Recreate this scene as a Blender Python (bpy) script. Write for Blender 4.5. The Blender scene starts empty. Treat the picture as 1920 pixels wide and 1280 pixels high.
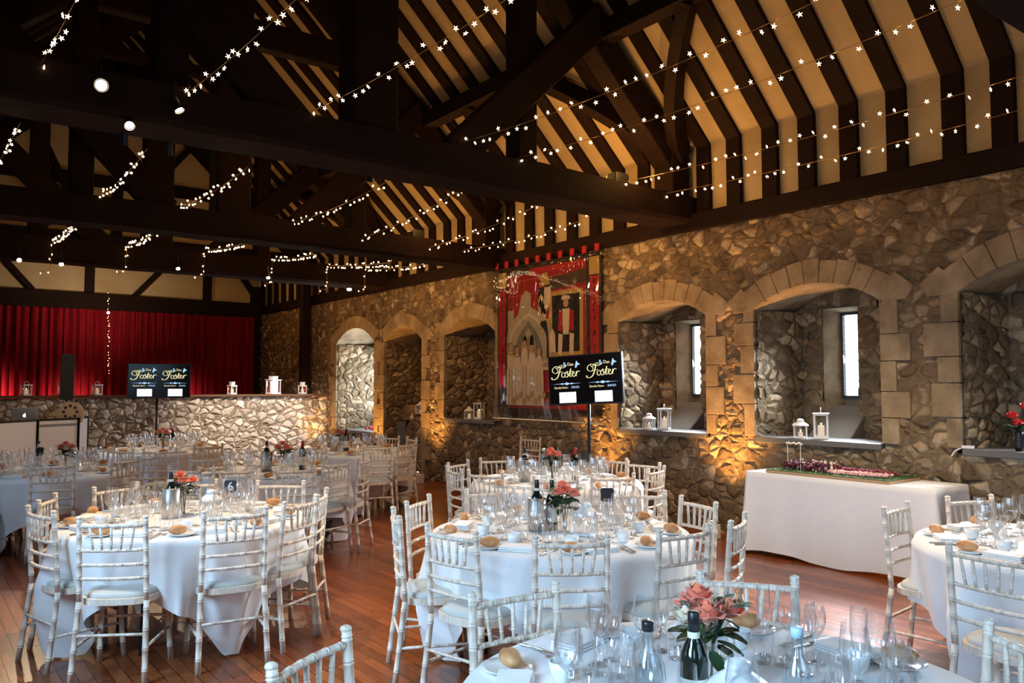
import bpy, math, random
from math import sin, cos, pi, radians, hypot, atan2, sqrt
from mathutils import Vector, Matrix
S = bpy.context.scene
COL = S.collection
rnd = random.Random(7)
# ------------------------------------------------------------------ camera
F_PX, YAW, PITCH, EYE = 1515.0, radians(37.137), radians(3.117), 1.65
cam_data = bpy.data.cameras.new('camera')
cam = bpy.data.objects.new('camera', cam_data)
COL.objects.link(cam)
cam.location = (0, 0, EYE)
cam.rotation_euler = (pi / 2 + PITCH, 0, -YAW)
cam_data.sensor_width = 36.0
cam_data.lens = 36.0 * F_PX / 1920.0
cam_data.clip_start = 0.05
S.camera = cam
# ------------------------------------------------------------------ colour + world
S.view_settings.view_transform = 'Standard'
S.view_settings.look = 'None'
S.view_settings.gamma = 1.0
S.view_settings.use_curve_mapping = False
S.view_settings.exposure = 0.0
w = bpy.data.worlds.new('sky'); S.world = w; w.use_nodes = True
w.node_tree.nodes['Background'].inputs[0].default_value = (0.55, 0.70, 1.0, 1)
w.node_tree.nodes['Background'].inputs[1].default_value = 1.0
S.cycles.max_bounces = 6
S.cycles.diffuse_bounces = 3
S.cycles.glossy_bounces = 3
S.cycles.transmission_bounces = 4
S.cycles.transparent_max_bounces = 24
S.cycles.caustics_reflective = False
S.cycles.caustics_refractive = False
S.cycles.sample_clamp_indirect = 4.0
S.cycles.use_denoising = True
S.cycles.use_light_tree = True
DAY = (0.44, 0.70, 1.0)
WARM = (1.0, 0.62, 0.28)
AMBER = (1.0, 0.48, 0.12)
def lamp(name, kind, loc, power, color, size=0.1, target=None, spot=None, blend=0.6, size_y=None, label=None):
    d = bpy.data.lights.new(name, kind); d.energy = power; d.color = color
    if kind == 'AREA':
        d.size = size
        if size_y: d.shape = 'RECTANGLE'; d.size_y = size_y
    else: d.shadow_soft_size = size
    if kind == 'SPOT': d.spot_size = radians(spot or 60); d.spot_blend = blend
    o = bpy.data.objects.new(name, d); COL.objects.link(o); o.location = loc
    if target is not None:
        o.rotation_euler = (Vector(target) - Vector(loc)).to_track_quat('-Z', 'Y').to_euler()
    return o
# room dimensions (metres)
XR, XL, YB, YF = 7.45, -0.85, 20.8, -2.5      # right wall, left wall, gable behind the stage, wall behind the camera
ZP = 3.47                                      # underside of the wall plate
XRIDGE = 3.3
TRUSS = (1.30, 6.25, 10.05, 13.75)
KZ = 4.5; SLOPE = 0.95
def roofz(x): return KZ + SLOPE * (min(XR - x, x - XL))
# ---- daylight through the windows (the panes stand in p2), lamps on the beams and floor
# daylight: the window panes themselves give the light of a bright overcast sky (strengths, built in the shell)
SKY_RIGHT, SKY_BIG, SKY_LEFT, SKY_REAR = 8.0, 17.0, 1.2, 1.2
# skylight falls steeply in through the left and rear windows
for yy, p in ((-1.2, 34), (1.2, 56), (4.0, 54), (7.6, 12), (11.4, 14)):
    o = lamp('daylight', 'AREA', (XL + 0.05, yy, 1.95), p, DAY, 1.15, (2.2, yy + 0.3, 0.0), size_y=1.3); o.data.spread = radians(92)
o = lamp('daylight', 'AREA', (3.0, YF + 0.08, 2.2), 20, DAY, 3.4, (3.6, 1.6, 0.0), size_y=1.6); o.data.spread = radians(95)
# skylight slanting down through the three slit windows of the stone wall
for yy in (6.98, 4.84, 2.45):
    o = lamp('daylight', 'AREA', (XR + .72 + .195, yy, 1.985), 95, (0.80, 0.90, 1.0), 0.17, (XR - 2.2, yy - .2, 0.4), size_y=0.86); o.data.spread = radians(88)
# flood lamps on the tie beams, plus added fills off them, washing the roof slopes
for x, y, z, p in ((6.35, 6.05, 4.12, 23), (6.2, 6.95, 4.12, 46), (6.0, 10.7, 4.1, 46), (6.0, 9.8, 4.1, 20), (6.2, 3.3, 4.1, 4),
                   (5.6, 14.4, 4.1, 30), (6.3, 18.6, 3.9, 14), (3.9, 9.4, 4.3, 10), (3.8, 12.2, 4.3, 14), (1.8, 12.0, 4.4, 8), (3.0, 16.2, 4.0, 7), (4.4, 5.4, 4.6, 5)):
    lamp('flood_light', 'POINT', (x, y, z), p, AMBER, 0.12)
# spot lamps on the beams throwing light down on the tables, one added to brighten the DJ booth
for x, y, z, tx, ty, p in ((1.55, 6.0, 3.55, 1.6, 5.8, 400), (4.6, 6.9, 3.5, 4.9, 6.2, 160), (5.2, 6.9, 3.5, 5.3, 8.3, 120),
                           (3.6, 6.0, 3.5, 3.5, 4.3, 210), (3.6, 9.9, 3.4, 3.0, 8.1, 150), (1.6, 13.5, 3.4, 1.3, 10.2, 130), (3.4, 13.5, 3.4, 3.3, 11.2, 160), (1.0, 10.6, 3.4, 1.9, 14.0, 110),
                           (5.0, 13.5, 3.4, 5.0, 10.6, 160), (5.2, 2.9, 3.5, 6.2, 4.1, 330), (4.5, 2.9, 3.5, 5.0, 1.8, 250), (4.4, 2.9, 3.5, 3.8, 3.6, 150)):
    lamp('spot_light', 'SPOT', (x, y, z), p, (1.0, 0.74, 0.47), 0.06, (tx, ty, 0.6), 80, 0.8)
# up-lighters on the floor against the piers of the stone wall
for y, p in ((5.74, 230), (7.72, 150), (11.95, 150), (14.05, 120), (16.2, 35), (3.62, 70)):
    lamp('up_light', 'SPOT', (7.04, y, 0.17), p * 2.0, AMBER, 0.05, (7.36, y, 3.2), 84, 0.9)
# wall washers on the beams: warm pools along the upper stonework
for y, yt, p in ((6.95, 7.6, 90), (5.9, 5.0, 38), (9.85, 9.3, 70), (10.75, 12.3, 90), (2.1, 3.2, 22), (13.4, 12.8, 60), (14.4, 16.4, 70)):
    lamp('wall_washer', 'SPOT', (5.3, y, 3.45), p * 1.15, (1.0, .54, .20), 0.05, (7.45, yt, 2.7), 100, 0.9)
lamp('spot_light', 'SPOT', (5.2, 13.5, 3.4), 800, (1.0, .86, .72), 0.05, (5.9, 16.5, 0.5), 62, 0.9)
lamp('stage_wash', 'SPOT', (3.4, 18.3, 3.2), 150, (1.0, .72, .52), .1, (3.4, 20.8, 4.3), 125, 1.0)  # added light to brighten the gable plaster, no known lamp there
# wash on the stage curtain
for x in (1.2, 3.0, 5.2):
    lamp('stage_wash', 'SPOT', (x, 19.6, 1.0), 700 if x < 2 else 170, (1.0, 0.60, 0.50), 0.1, (x, 20.4, 1.0), 120, 1.0)

# ------------------------------------------------------------------ mesh helper
class MB:
    def __init__(s): s.v = []; s.f = []; s.m = []
    def add(s, vs, fs, m=0):
        b = len(s.v); s.v += [tuple(p) for p in vs]
        s.f += [tuple(b + i for i in f) for f in fs]; s.m += [m] * len(fs)
        return s
    def box(s, c, d, m=0, rz=0.0, M=None):
        x, y, z = d[0] / 2, d[1] / 2, d[2] / 2
        vs = [Vector((a, b, e)) for a in (-x, x) for b in (-y, y) for e in (-z, z)]
        if M is None and rz: M = Matrix.Rotation(rz, 3, 'Z')
        if M is not None: vs = [M @ p for p in vs]
        vs = [(p[0] + c[0], p[1] + c[1], p[2] + c[2]) for p in vs]
        return s.add(vs, [(0, 1, 3, 2), (4, 6, 7, 5), (0, 4, 5, 1), (2, 3, 7, 6), (0, 2, 6, 4), (1, 5, 7, 3)], m)
    def span(s, x0, x1, y0, y1, z0, z1, m=0):
        return s.box(((x0 + x1) / 2, (y0 + y1) / 2, (z0 + z1) / 2), (abs(x1 - x0), abs(y1 - y0), abs(z1 - z0)), m)
    def prism(s, poly, a, b, axis='y', m=0):
        n = len(poly)
        def P(u, v, t): return {'y': (u, t, v), 'x': (t, u, v), 'z': (u, v, t)}[axis]
        vs = [P(u, v, a) for u, v in poly] + [P(u, v, b) for u, v in poly]
        fs = [tuple(range(n)), tuple(range(2 * n - 1, n - 1, -1))]
        fs += [(i, i + n, (i + 1) % n + n, (i + 1) % n) for i in range(n)]
        return s.add(vs, fs, m)
    def beam(s, p, q, wd, ht, m=0, up=(0, 0, 1)):
        p, q = Vector(p), Vector(q); d = (q - p); L = d.length; d.normalize()
        u = Vector(up); r = d.cross(u)
        if r.length < 1e-4: r = Vector((1, 0, 0))
        r.normalize(); u = r.cross(d)
        vs = []
        for t in (p, q):
            for a, b in ((-1, -1), (1, -1), (1, 1), (-1, 1)): vs.append(t + r * a * wd / 2 + u * b * ht / 2)
        return s.add(vs, [(3, 2, 1, 0), (4, 5, 6, 7), (0, 1, 5, 4), (1, 2, 6, 5), (2, 3, 7, 6), (3, 0, 4, 7)], m)
    def tube(s, pts, rad, n=8, m=0, cap=True, sx=1.0):
        pts = [Vector(p) for p in pts]; k = len(pts)
        if not hasattr(rad, '__len__'): rad = [rad] * k
        vs = []; prev = None
        for i, p in enumerate(pts):
            d = (pts[min(i + 1, k - 1)] - pts[max(i - 1, 0)])
            if d.length < 1e-9: d = Vector((0, 0, 1))
            d.normalize()
            if prev is None:
                a = Vector((1, 0, 0)) if abs(d.x) < 0.8 else Vector((0, 1, 0))
            else: a = prev
            r = (a - d * a.dot(d)).normalized(); u = d.cross(r); prev = r
            for j in range(n):
                t = 2 * pi * j / n
                vs.append(p + (r * cos(t) * sx + u * sin(t)) * rad[i])
        fs = [(i * n + j, i * n + (j + 1) % n, (i + 1) * n + (j + 1) % n, (i + 1) * n + j) for i in range(k - 1) for j in range(n)]
        if cap: fs += [tuple(range(n - 1, -1, -1)), tuple((k - 1) * n + j for j in range(n))]
        return s.add(vs, fs, m)
    def lathe(s, prof, n=16, c=(0, 0, 0), m=0, cap0=True, cap1=True, sy=1.0):
        vs = []; k = len(prof)
        for r, z in prof:
            for j in range(n):
                t = 2 * pi * j / n; vs.append((c[0] + r * cos(t), c[1] + r * sin(t) * sy, c[2] + z))
        fs = [(i * n + j, i * n + (j + 1) % n, (i + 1) * n + (j + 1) % n, (i + 1) * n + j) for i in range(k - 1) for j in range(n)]
        if cap0: fs.append(tuple(range(n - 1, -1, -1)))
        if cap1: fs.append(tuple((k - 1) * n + j for j in range(n)))
        return s.add(vs, fs, m)
    def ball(s, c, r, n=10, k=6, m=0):
        if not hasattr(r, '__len__'): r = (r, r, r)
        vs = [(c[0], c[1], c[2] - r[2])]
        for i in range(1, k):
            a = -pi / 2 + pi * i / k
            for j in range(n):
                t = 2 * pi * j / n
                vs.append((c[0] + r[0] * cos(a) * cos(t), c[1] + r[1] * cos(a) * sin(t), c[2] + r[2] * sin(a)))
        vs.append((c[0], c[1], c[2] + r[2])); top = len(vs) - 1
        fs = [(0, 1 + (j + 1) % n, 1 + j) for j in range(n)]
        fs += [(1 + i * n + j, 1 + i * n + (j + 1) % n, 1 + (i + 1) * n + (j + 1) % n, 1 + (i + 1) * n + j) for i in range(k - 2) for j in range(n)]
        fs += [(1 + (k - 2) * n + j, 1 + (k - 2) * n + (j + 1) % n, top) for j in range(n)]
        return s.add(vs, fs, m)
    def grid(s, fn, nu, nv, keep=None, m=0, flip=False):
        b = len(s.v)
        for i in range(nu + 1):
            for j in range(nv + 1): s.v.append(tuple(fn(i / nu, j / nv)))
        for i in range(nu):
            for j in range(nv):
                if keep and not keep((i + .5) / nu, (j + .5) / nv): continue
                a = b + i * (nv + 1) + j; q = (a, a + nv + 1, a + nv + 2, a + 1)
                s.f.append(q[::-1] if flip else q); s.m.append(m)
        return s
    def xf(s, M):
        s.v = [tuple(M @ Vector(p)) for p in s.v]; return s
    def build(s, name, mats, parent=None, smooth=False, bevel=0.0, loc=None, rz=0.0):
        me = bpy.data.meshes.new(name); me.from_pydata(s.v, [], s.f)
        if not isinstance(mats, (list, tuple)): mats = [mats]
        for mt in mats: me.materials.append(mt)
        if len(mats) > 1: me.polygons.foreach_set('material_index', s.m)
        if smooth: me.polygons.foreach_set('use_smooth', [True] * len(me.polygons))
        me.validate(); me.update()
        o = bpy.data.objects.new(name, me); COL.objects.link(o)
        if parent is not None: o.parent = parent
        if loc is not None: o.location = loc
        o.rotation_euler.z = rz
        if bevel:
            b = o.modifiers.new('bevel', 'BEVEL'); b.width = bevel; b.segments = 2; b.limit_method = 'ANGLE'
        return o
def tag(o, label=None, cat=None, group=None, kind=None):
    for k, v in (('label', label), ('category', cat), ('group', group), ('kind', kind)):
        if v: o[k] = v
    return o
def thing(name, label, cat, loc=(0, 0, 0), rz=0.0, group=None):
    o = bpy.data.objects.new(name, None); COL.objects.link(o); o.empty_display_size = 0.1
    o.location = loc; o.rotation_euler.z = rz
    return tag(o, label, cat, group)
KIDS = {}
def kids(o):
    return [c for c in bpy.data.objects if c.parent == o]
def dup(src, loc, rz, label=None, group=None, tree=None, scale=None):
    """copy a thing with its parts and sub-parts; tree is [(part, [subparts])]"""
    r = src.copy(); COL.objects.link(r); r.location = loc; r.rotation_euler = (0, 0, rz)
    if scale: r.scale = (scale,) * 3
    if label: r['label'] = label
    if group: r['group'] = group
    for ch, subs in tree or ():
        c = ch.copy(); COL.objects.link(c); c.parent = r
        for g in subs:
            d = g.copy(); COL.objects.link(d); d.parent = c
    return r
def tree_of(o):
    return [(c, kids(c)) for c in kids(o)]
# ------------------------------------------------------------------ materials
def mat(name, color=(.5, .5, .5), rough=0.6, metal=0.0, spec=0.5, emit=None, es=0.0, coat=0.0, sheen=0.0):
    m = bpy.data.materials.new(name); m.use_nodes = True
    b = m.node_tree.nodes['Principled BSDF']
    b.inputs['Base Color'].default_value = (*color, 1)
    b.inputs['Roughness'].default_value = rough
    b.inputs['Metallic'].default_value = metal
    b.inputs['Specular IOR Level'].default_value = spec
    b.inputs['Coat Weight'].default_value = coat
    b.inputs['Sheen Weight'].default_value = sheen
    if emit:
        b.inputs['Emission Color'].default_value = (*emit, 1); b.inputs['Emission Strength'].default_value = es
    return m
class NT:
    def __init__(s, m): s.m = m; s.t = m.node_tree; s.b = s.t.nodes['Principled BSDF']
    def n(s, kind, **kw):
        nd = s.t.nodes.new('ShaderNode' + kind)
        ins = kw.pop('ins', {})
        for k, v in kw.items(): setattr(nd, k, v)
        for k, v in ins.items():
            if isinstance(v, bpy.types.NodeSocket): s.t.links.new(v, nd.inputs[k])
            else: nd.inputs[k].default_value = v
        return nd
    def l(s, a, b): s.t.links.new(a, b)
    def obj(s): return s.n('TexCoord').outputs['Object']
    def math(s, op, a, b=None, c=None, clamp=False):
        nd = s.n('Math', operation=op, use_clamp=clamp)
        for i, v in enumerate((a, b, c)):
            if v is None: continue
            if isinstance(v, bpy.types.NodeSocket): s.l(v, nd.inputs[i])
            else: nd.inputs[i].default_value = v
        return nd.outputs[0]
    def ramp(s, fac, stops):
        nd = s.n('ValToRGB'); r = nd.color_ramp
        while len(r.elements) < len(stops): r.elements.new(0.5)
        for e, (p, c) in zip(r.elements, stops):
            e.position = p; e.color = (*c, 1)
        s.l(fac, nd.inputs[0]); return nd.outputs[0]
    def mix(s, fac, a, b, blend='MIX'):
        nd = s.n('Mix', data_type='RGBA', blend_type=blend)
        for i, v in ((0, fac), (6, a), (7, b)):
            if isinstance(v, bpy.types.NodeSocket): s.l(v, nd.inputs[i])
            elif i == 0: nd.inputs[0].default_value = v
            else: nd.inputs[i].default_value = (*v, 1)
        return nd.outputs[2]
    def noise(s, vec, scale=5, detail=4, rough=0.5, dist=0.0):
        nd = s.n('TexNoise', ins={'Scale': scale, 'Detail': detail, 'Roughness': rough, 'Distortion': dist})
        s.l(vec, nd.inputs['Vector']); return nd
    def mapping(s, vec, scale=(1, 1, 1), rot=(0, 0, 0)):
        nd = s.n('Mapping', ins={'Scale': scale, 'Rotation': rot}); s.l(vec, nd.inputs['Vector']); return nd.outputs[0]
    def bump(s, h, strength=0.5, dist=0.01):
        nd = s.n('Bump', ins={'Strength': strength, 'Distance': dist}); s.l(h, nd.inputs['Height'])
        s.l(nd.outputs[0], s.b.inputs['Normal']); return nd
    def color(s, c): s.l(c, s.b.inputs['Base Color'])
def rubble(name, stops, mortar, scale=4.6, depth=0.05):
    m = mat(name, rough=0.85, spec=0.25); t = NT(m); o = t.obj()
    wob = t.noise(o, 2.3, 3)
    v0 = t.n('VectorMath', operation='SCALE', ins={3: 0.22}); t.l(wob.outputs['Color'], v0.inputs[0])
    v1 = t.n('VectorMath', operation='ADD'); t.l(o, v1.inputs[0]); t.l(v0.outputs[0], v1.inputs[1])
    vec = t.mapping(v1.outputs[0], (1, 1, 1.35))
    ed = t.n('TexVoronoi', feature='DISTANCE_TO_EDGE', ins={'Scale': scale, 'Randomness': 0.95}); t.l(vec, ed.inputs['Vector'])
    f1 = t.n('TexVoronoi', feature='F1', ins={'Scale': scale, 'Randomness': 0.95}); t.l(vec, f1.inputs['Vector'])
    sep = t.n('SeparateColor'); t.l(f1.outputs['Color'], sep.inputs[0])
    edge = t.n('MapRange', interpolation_type='SMOOTHSTEP', ins={'From Min': 0.0, 'From Max': 0.26})
    small = t.noise(o, 22, 5, 0.65)
    fine = t.noise(o, 11, 3, .6); dd = t.math('ADD', ed.outputs['Distance'], t.math('MULTIPLY', t.math('SUBTRACT', fine.outputs[0], .55), .16)); t.l(dd, edge.inputs['Value'])
    med = t.noise(o, 7, 3)
    stone = t.ramp(sep.outputs[0], stops)
    stone = t.mix(0.55, stone, t.ramp(small.outputs[0], [(0.3, (.3, .3, .3)), (0.7, (.95, .92, .86))]), 'MULTIPLY')
    stone = t.mix(1.0, stone, (1.55, 1.55, 1.55), 'MULTIPLY')
    msk = t.n('MapRange', ins={'From Min': 0.02, 'From Max': 0.085}); t.l(dd, msk.inputs['Value'])
    t.color(t.mix(msk.outputs[0], mortar, stone))
    h = t.math('MULTIPLY', edge.outputs[0], t.math('ADD', t.math('MULTIPLY', sep.outputs[1], 0.65), 0.35))
    h = t.math('ADD', h, t.math('MULTIPLY', t.math('SUBTRACT', med.outputs[0], 0.5), 0.6))
    h = t.math('ADD', h, t.math('MULTIPLY', small.outputs[0], 0.16))
    d = t.n('Displacement', ins={'Scale': depth, 'Midlevel': 0.0}); t.l(h, d.inputs['Height'])
    t.l(d.outputs[0], t.t.nodes['Material Output'].inputs['Displacement'])
    m.displacement_method = 'BOTH'
    return m
M = {}
M['rubble'] = rubble('ragstone_rubble', [(0, (.085, .058, .034)), (.35, (.15, .105, .062)), (.7, (.225, .165, .10)), (1, (.36, .28, .18))], (.155, .11, .062), 6.5, 0.042)
M['rubble_pale'] = rubble('pale_rubble', [(0, (.36, .31, .25)), (.5, (.54, .48, .41)), (1, (.70, .65, .58))], (.25, .19, .13), 5.6, 0.06)
def dressed():
    m = mat('dressed_stone', rough=0.8, spec=0.25); t = NT(m); o = t.obj()
    a = t.noise(o, 3.5, 5, 0.6); b = t.noise(o, 40, 3, 0.6)
    c = t.ramp(a.outputs[0], [(.3, (.20, .14, .08)), (.52, (.34, .25, .145)), (.72, (.46, .36, .235))])
    t.color(t.mix(.35, c, b.outputs[0], 'MULTIPLY')); t.bump(t.math('ADD', a.outputs[0], t.math('MULTIPLY', b.outputs[0], .3)), .5, .02); return m
M['dressed'] = dressed()
def timber(name, c0, c1, rough=0.6):
    m = mat(name, rough=rough, spec=0.12 if c1[0] < .05 else .3); t = NT(m); o = t.obj()
    a = t.noise(t.mapping(o, (3, 3, 3)), 3, 5, .6); g = t.noise(t.mapping(o, (2, 2, 22)), 4, 4, .6, .4)
    t.color(t.mix(a.outputs[0], c0, c1)); t.bump(g.outputs[0], .5, .02); return m
M['oak'] = timber('dark_oak', (.006, .003, .002), (.022, .009, .005), .75)
M['rail'] = timber('brown_rail_wood', (.10, .05, .03), (.20, .10, .055), .45)
def plaster():
    m = mat('cream_plaster', rough=.9, spec=.15); t = NT(m); a = t.noise(t.obj(), 1.4, 4, .6); b = t.noise(t.obj(), 30, 3)
    t.color(t.ramp(a.outputs[0], [(.3, (.38, .285, .145)), (.7, (.50, .39, .22))])); t.bump(b.outputs[0], .25, .01); return m
M['plaster'] = plaster()
def floor_mat():
    m = mat('polished_boards', rough=.3, spec=.5, coat=0.0); t = NT(m); o = t.obj()
    br = t.n('TexBrick', offset=.37, offset_frequency=2, squash=1.0, ins={'Scale': 1.0, 'Mortar Size': .003, 'Mortar Smooth': .2, 'Bias': 0.0, 'Brick Width': 1.5, 'Row Height': .078,
              'Color1': (.17, .042, .014, 1), 'Color2': (.36, .105, .034, 1), 'Mortar': (.035, .012, .006, 1)})
    t.l(t.mapping(o, (1, 1, 1), (0, 0, pi / 2)), br.inputs['Vector'])
    g = t.noise(t.mapping(o, (26, 1.6, 1)), 2.2, 5, .65); a = t.noise(o, .8, 3)
    c = t.mix(.55, br.outputs['Color'], t.ramp(g.outputs[0], [(.3, (.45, .42, .40)), (.7, (1, .98, .95))]), 'MULTIPLY')
    t.color(t.mix(.35, c, t.ramp(a.outputs[0], [(.3, (.55, .5, .48)), (.7, (1.0, 1.0, 1.0))]), 'MULTIPLY'))
    t.l(t.math('MULTIPLY_ADD', a.outputs[0], .16, .19), t.b.inputs['Roughness'])
    h = t.math('ADD', t.math('MULTIPLY', br.outputs['Fac'], -1.0), t.math('MULTIPLY', g.outputs[0], .25)); t.bump(h, .25, .004); return m
M['floor'] = floor_mat()
def cloth(name, col, rough=.85, wr=.25):
    m = mat(name, col, rough, spec=.2, sheen=.15); t = NT(m); a = t.noise(t.obj(), 9, 4, .55); b = t.noise(t.obj(), 300, 2)
    t.bump(t.math('ADD', a.outputs[0], t.math('MULTIPLY', b.outputs[0], .1)), wr, .02); return m
M['linen'] = cloth('white_linen', (.80, .80, .79))
M['napkin'] = cloth('white_napkin', (.82, .81, .79), wr=.15)
M['pad'] = cloth('pale_seat_fabric', (.50, .50, .46), wr=.15)
def limewash():
    m = mat('limewashed_wood', rough=.5, spec=.35); t = NT(m); o = t.obj(); a = t.noise(t.mapping(o, (14, 14, 3)), 4, 4, .6)
    t.color(t.ramp(a.outputs[0], [(.30, (.48, .38, .28)), (.46, (.66, .56, .45)), (.68, (.77, .69, .59))])); t.bump(a.outputs[0], .2, .003); return m
M['lime'] = limewash()
def velvet():
    m = mat('red_velvet', (.34, .006, .012), .8, spec=.1, sheen=.15); t = NT(m)
    t.b.inputs['Sheen Tint'].default_value = (1, .2, .2, 1); a = t.noise(t.mapping(t.obj(), (6, 6, .6)), 3, 3)
    t.color(t.ramp(a.outputs[0], [(.3, (.13, .002, .006)), (.7, (.26, .005, .013))])); return m
M['velvet'] = velvet()
def thin_glass(name, tint=(1, 1, 1), base=.09, edge=.85):
    m = bpy.data.materials.new(name); m.use_nodes = True; t = m.node_tree; t.nodes.clear()
    out = t.nodes.new('ShaderNodeOutputMaterial'); mx = t.nodes.new('ShaderNodeMixShader')
    tr = t.nodes.new('ShaderNodeBsdfTransparent'); gl = t.nodes.new('ShaderNodeBsdfGlossy'); fr = t.nodes.new('ShaderNodeLayerWeight'); mr = t.nodes.new('ShaderNodeMapRange')
    tr.inputs[0].default_value = (*tint, 1); gl.inputs[0].default_value = (1, 1, 1, 1); gl.inputs['Roughness'].default_value = .03
    fr.inputs[0].default_value = .32
    mr.inputs['To Min'].default_value = base; mr.inputs['To Max'].default_value = edge
    t.links.new(fr.outputs['Facing'], mr.inputs['Value']); t.links.new(mr.outputs[0], mx.inputs[0])
    t.links.new(tr.outputs[0], mx.inputs[1]); t.links.new(gl.outputs[0], mx.inputs[2]); t.links.new(mx.outputs[0], out.inputs[0]); return m
M['glass'] = thin_glass('clear_thin_glass')
M['pane_glass'] = thin_glass('lantern_glass', base=.06, edge=.3)
M['sheet'] = thin_glass('clear_plastic_sheet', base=.10, edge=.6)
M['steel'] = mat('brushed_steel', (.50, .47, .43), .42, 1.0)
M['black'] = mat('black_plastic', (.012, .012, .014), .4)
M['blackmetal'] = mat('black_metal', (.015, .015, .016), .35, .3)
M['whitemetal'] = mat('white_painted_metal', (.80, .80, .79), .4)
M['china'] = mat('white_china', (.82, .82, .80), .15, coat=.5)
M['bottle'] = mat('dark_green_bottle', (.006, .012, .008), .08, coat=.5)
M['foil_red'] = mat('red_foil', (.35, .01, .02), .35, .4)
M['label'] = mat('paper_label', (.75, .72, .62), .7)
M['capblack'] = mat('black_foil', (.01, .01, .012), .35)
M['palewater'] = thin_glass('pale_bottle_glass', (.86, .93, .96), .10, .45)
M['petal'] = mat('coral_petal', (.88, .22, .11), .6, sheen=.3)
M['petal_cream'] = mat('cream_petal', (.80, .68, .50), .6)
M['leaf'] = mat('dark_leaf', (.030, .060, .022), .45)
M['eucalypt'] = mat('grey_green_leaf', (.15, .20, .13), .6)
M['candle'] = mat('candle_wax', (.85, .80, .70), .5, emit=(1, .62, .35), es=.35)
M['flame'] = mat('candle_flame', (1, .6, .3), emit=(1, .55, .20), es=14)
M['bulb'] = mat('fairy_bulb', (1, .8, .5), emit=(1, .72, .40), es=14)
M['wire'] = mat('copper_wire', (.35, .20, .07), .4, .7)
M['spot_on'] = mat('lit_lamp_face', (1, 1, 1), emit=(1, .80, .58), es=40)
M['sky_pane'] = mat('bright_window_sky', (.8, .9, 1), emit=(.80, .90, 1.0), es=SKY_RIGHT)
M['sky_big'] = mat('bright_recess_sky', (.8, .9, 1), emit=(.72, .86, 1.0), es=SKY_BIG)
M['sky_left'] = mat('blue_north_sky', (.8, .9, 1), emit=DAY, es=SKY_LEFT)
M['sky_rear'] = mat('blue_rear_sky', (.8, .9, 1), emit=DAY, es=SKY_REAR)
for k in ('flame', 'bulb', 'spot_on'):
    M[k].cycles.emission_sampling = 'NONE'
def bread():
    m = mat('bread_crust', (.50, .22, .08), .6); t = NT(m); a = t.noise(t.obj(), 18, 3)
    t.color(t.ramp(a.outputs[0], [(.3, (.40, .15, .045)), (.7, (.66, .36, .16))])); return m
M['bread'] = bread()
M['lead'] = mat('lead_came', (.05, .05, .05), .6, .5)
M['slate'] = mat('grey_sill_stone', (.13, .12, .11), .45)
M['render'] = mat('smooth_render', (.15, .135, .11), .85)
# ================================================================== the shell
def struct(o): o['kind'] = 'structure'; return o
struct(MB().span(XL - .3, XR + 1.2, YF - .2, YB + .3, -.12, 0).build('floor', M['floor']))
# recesses: y0, y1, sill z, spring z, crown z, depth, kind
REC = [(4.00, 5.42, 1.10, 2.47, 2.69, .72, 'slit', 4.84), (6.08, 7.52, 1.10, 2.47, 2.69, .72, 'slit', 6.98), (1.80, 3.28, 1.10, 2.47, 2.72, .72, 'slit', 2.45),
       (10.22, 11.70, 1.10, 2.50, 2.75, .80, 'slit', 10.55), (12.45, 13.85, 0.0, 2.48, 2.75, .95, 'door', 0), (14.25, 15.97, .74, 2.52, 2.82, .85, 'big', 0)]
def arch(r, y):
    y0, y1, _, zs, zc = r[:5]; t = abs(2 * (y - y0) / (y1 - y0) - 1)
    return zs + (zc - zs) * (1 - t ** 2.1)
def in_rec(y, z, g=0.0):
    for r in REC:
        if r[0] - g < y < r[1] + g and r[2] - (g if r[2] > 0 else 0) < z < arch(r, min(max(y, r[0]), r[1])) + g: return True
    return False
YW0, YW1 = -2.5, 20.8
def wall_patch(y0, y1, z0, z1, step):
    nu, nv = int((y1 - y0) / step), int((z1 - z0) / step)
    b = MB(); b.grid(lambda u, v: (XR, y0 + (y1 - y0) * u, z0 + (z1 - z0) * v), nu, nv,
           keep=lambda u, v: not in_rec(y0 + (y1 - y0) * u, z0 + (z1 - z0) * v, .03), flip=True)
    return b
struct(wall_patch(1.5, 20.8, 0.0, 3.56, .035).build('wall_right', M['rubble'], smooth=True))
struct(MB().add([(XR, YF, 0), (XR, 1.5, 0), (XR, 1.5, 3.56), (XR, YF, 3.56)], [(3, 2, 1, 0)]).build('wall_right', M['rubble']))
struct(MB().span(XR + .98, XR + 1.1, YF, YB, 0, 4.6).build('wall_outer_right', M['render']))
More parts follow.
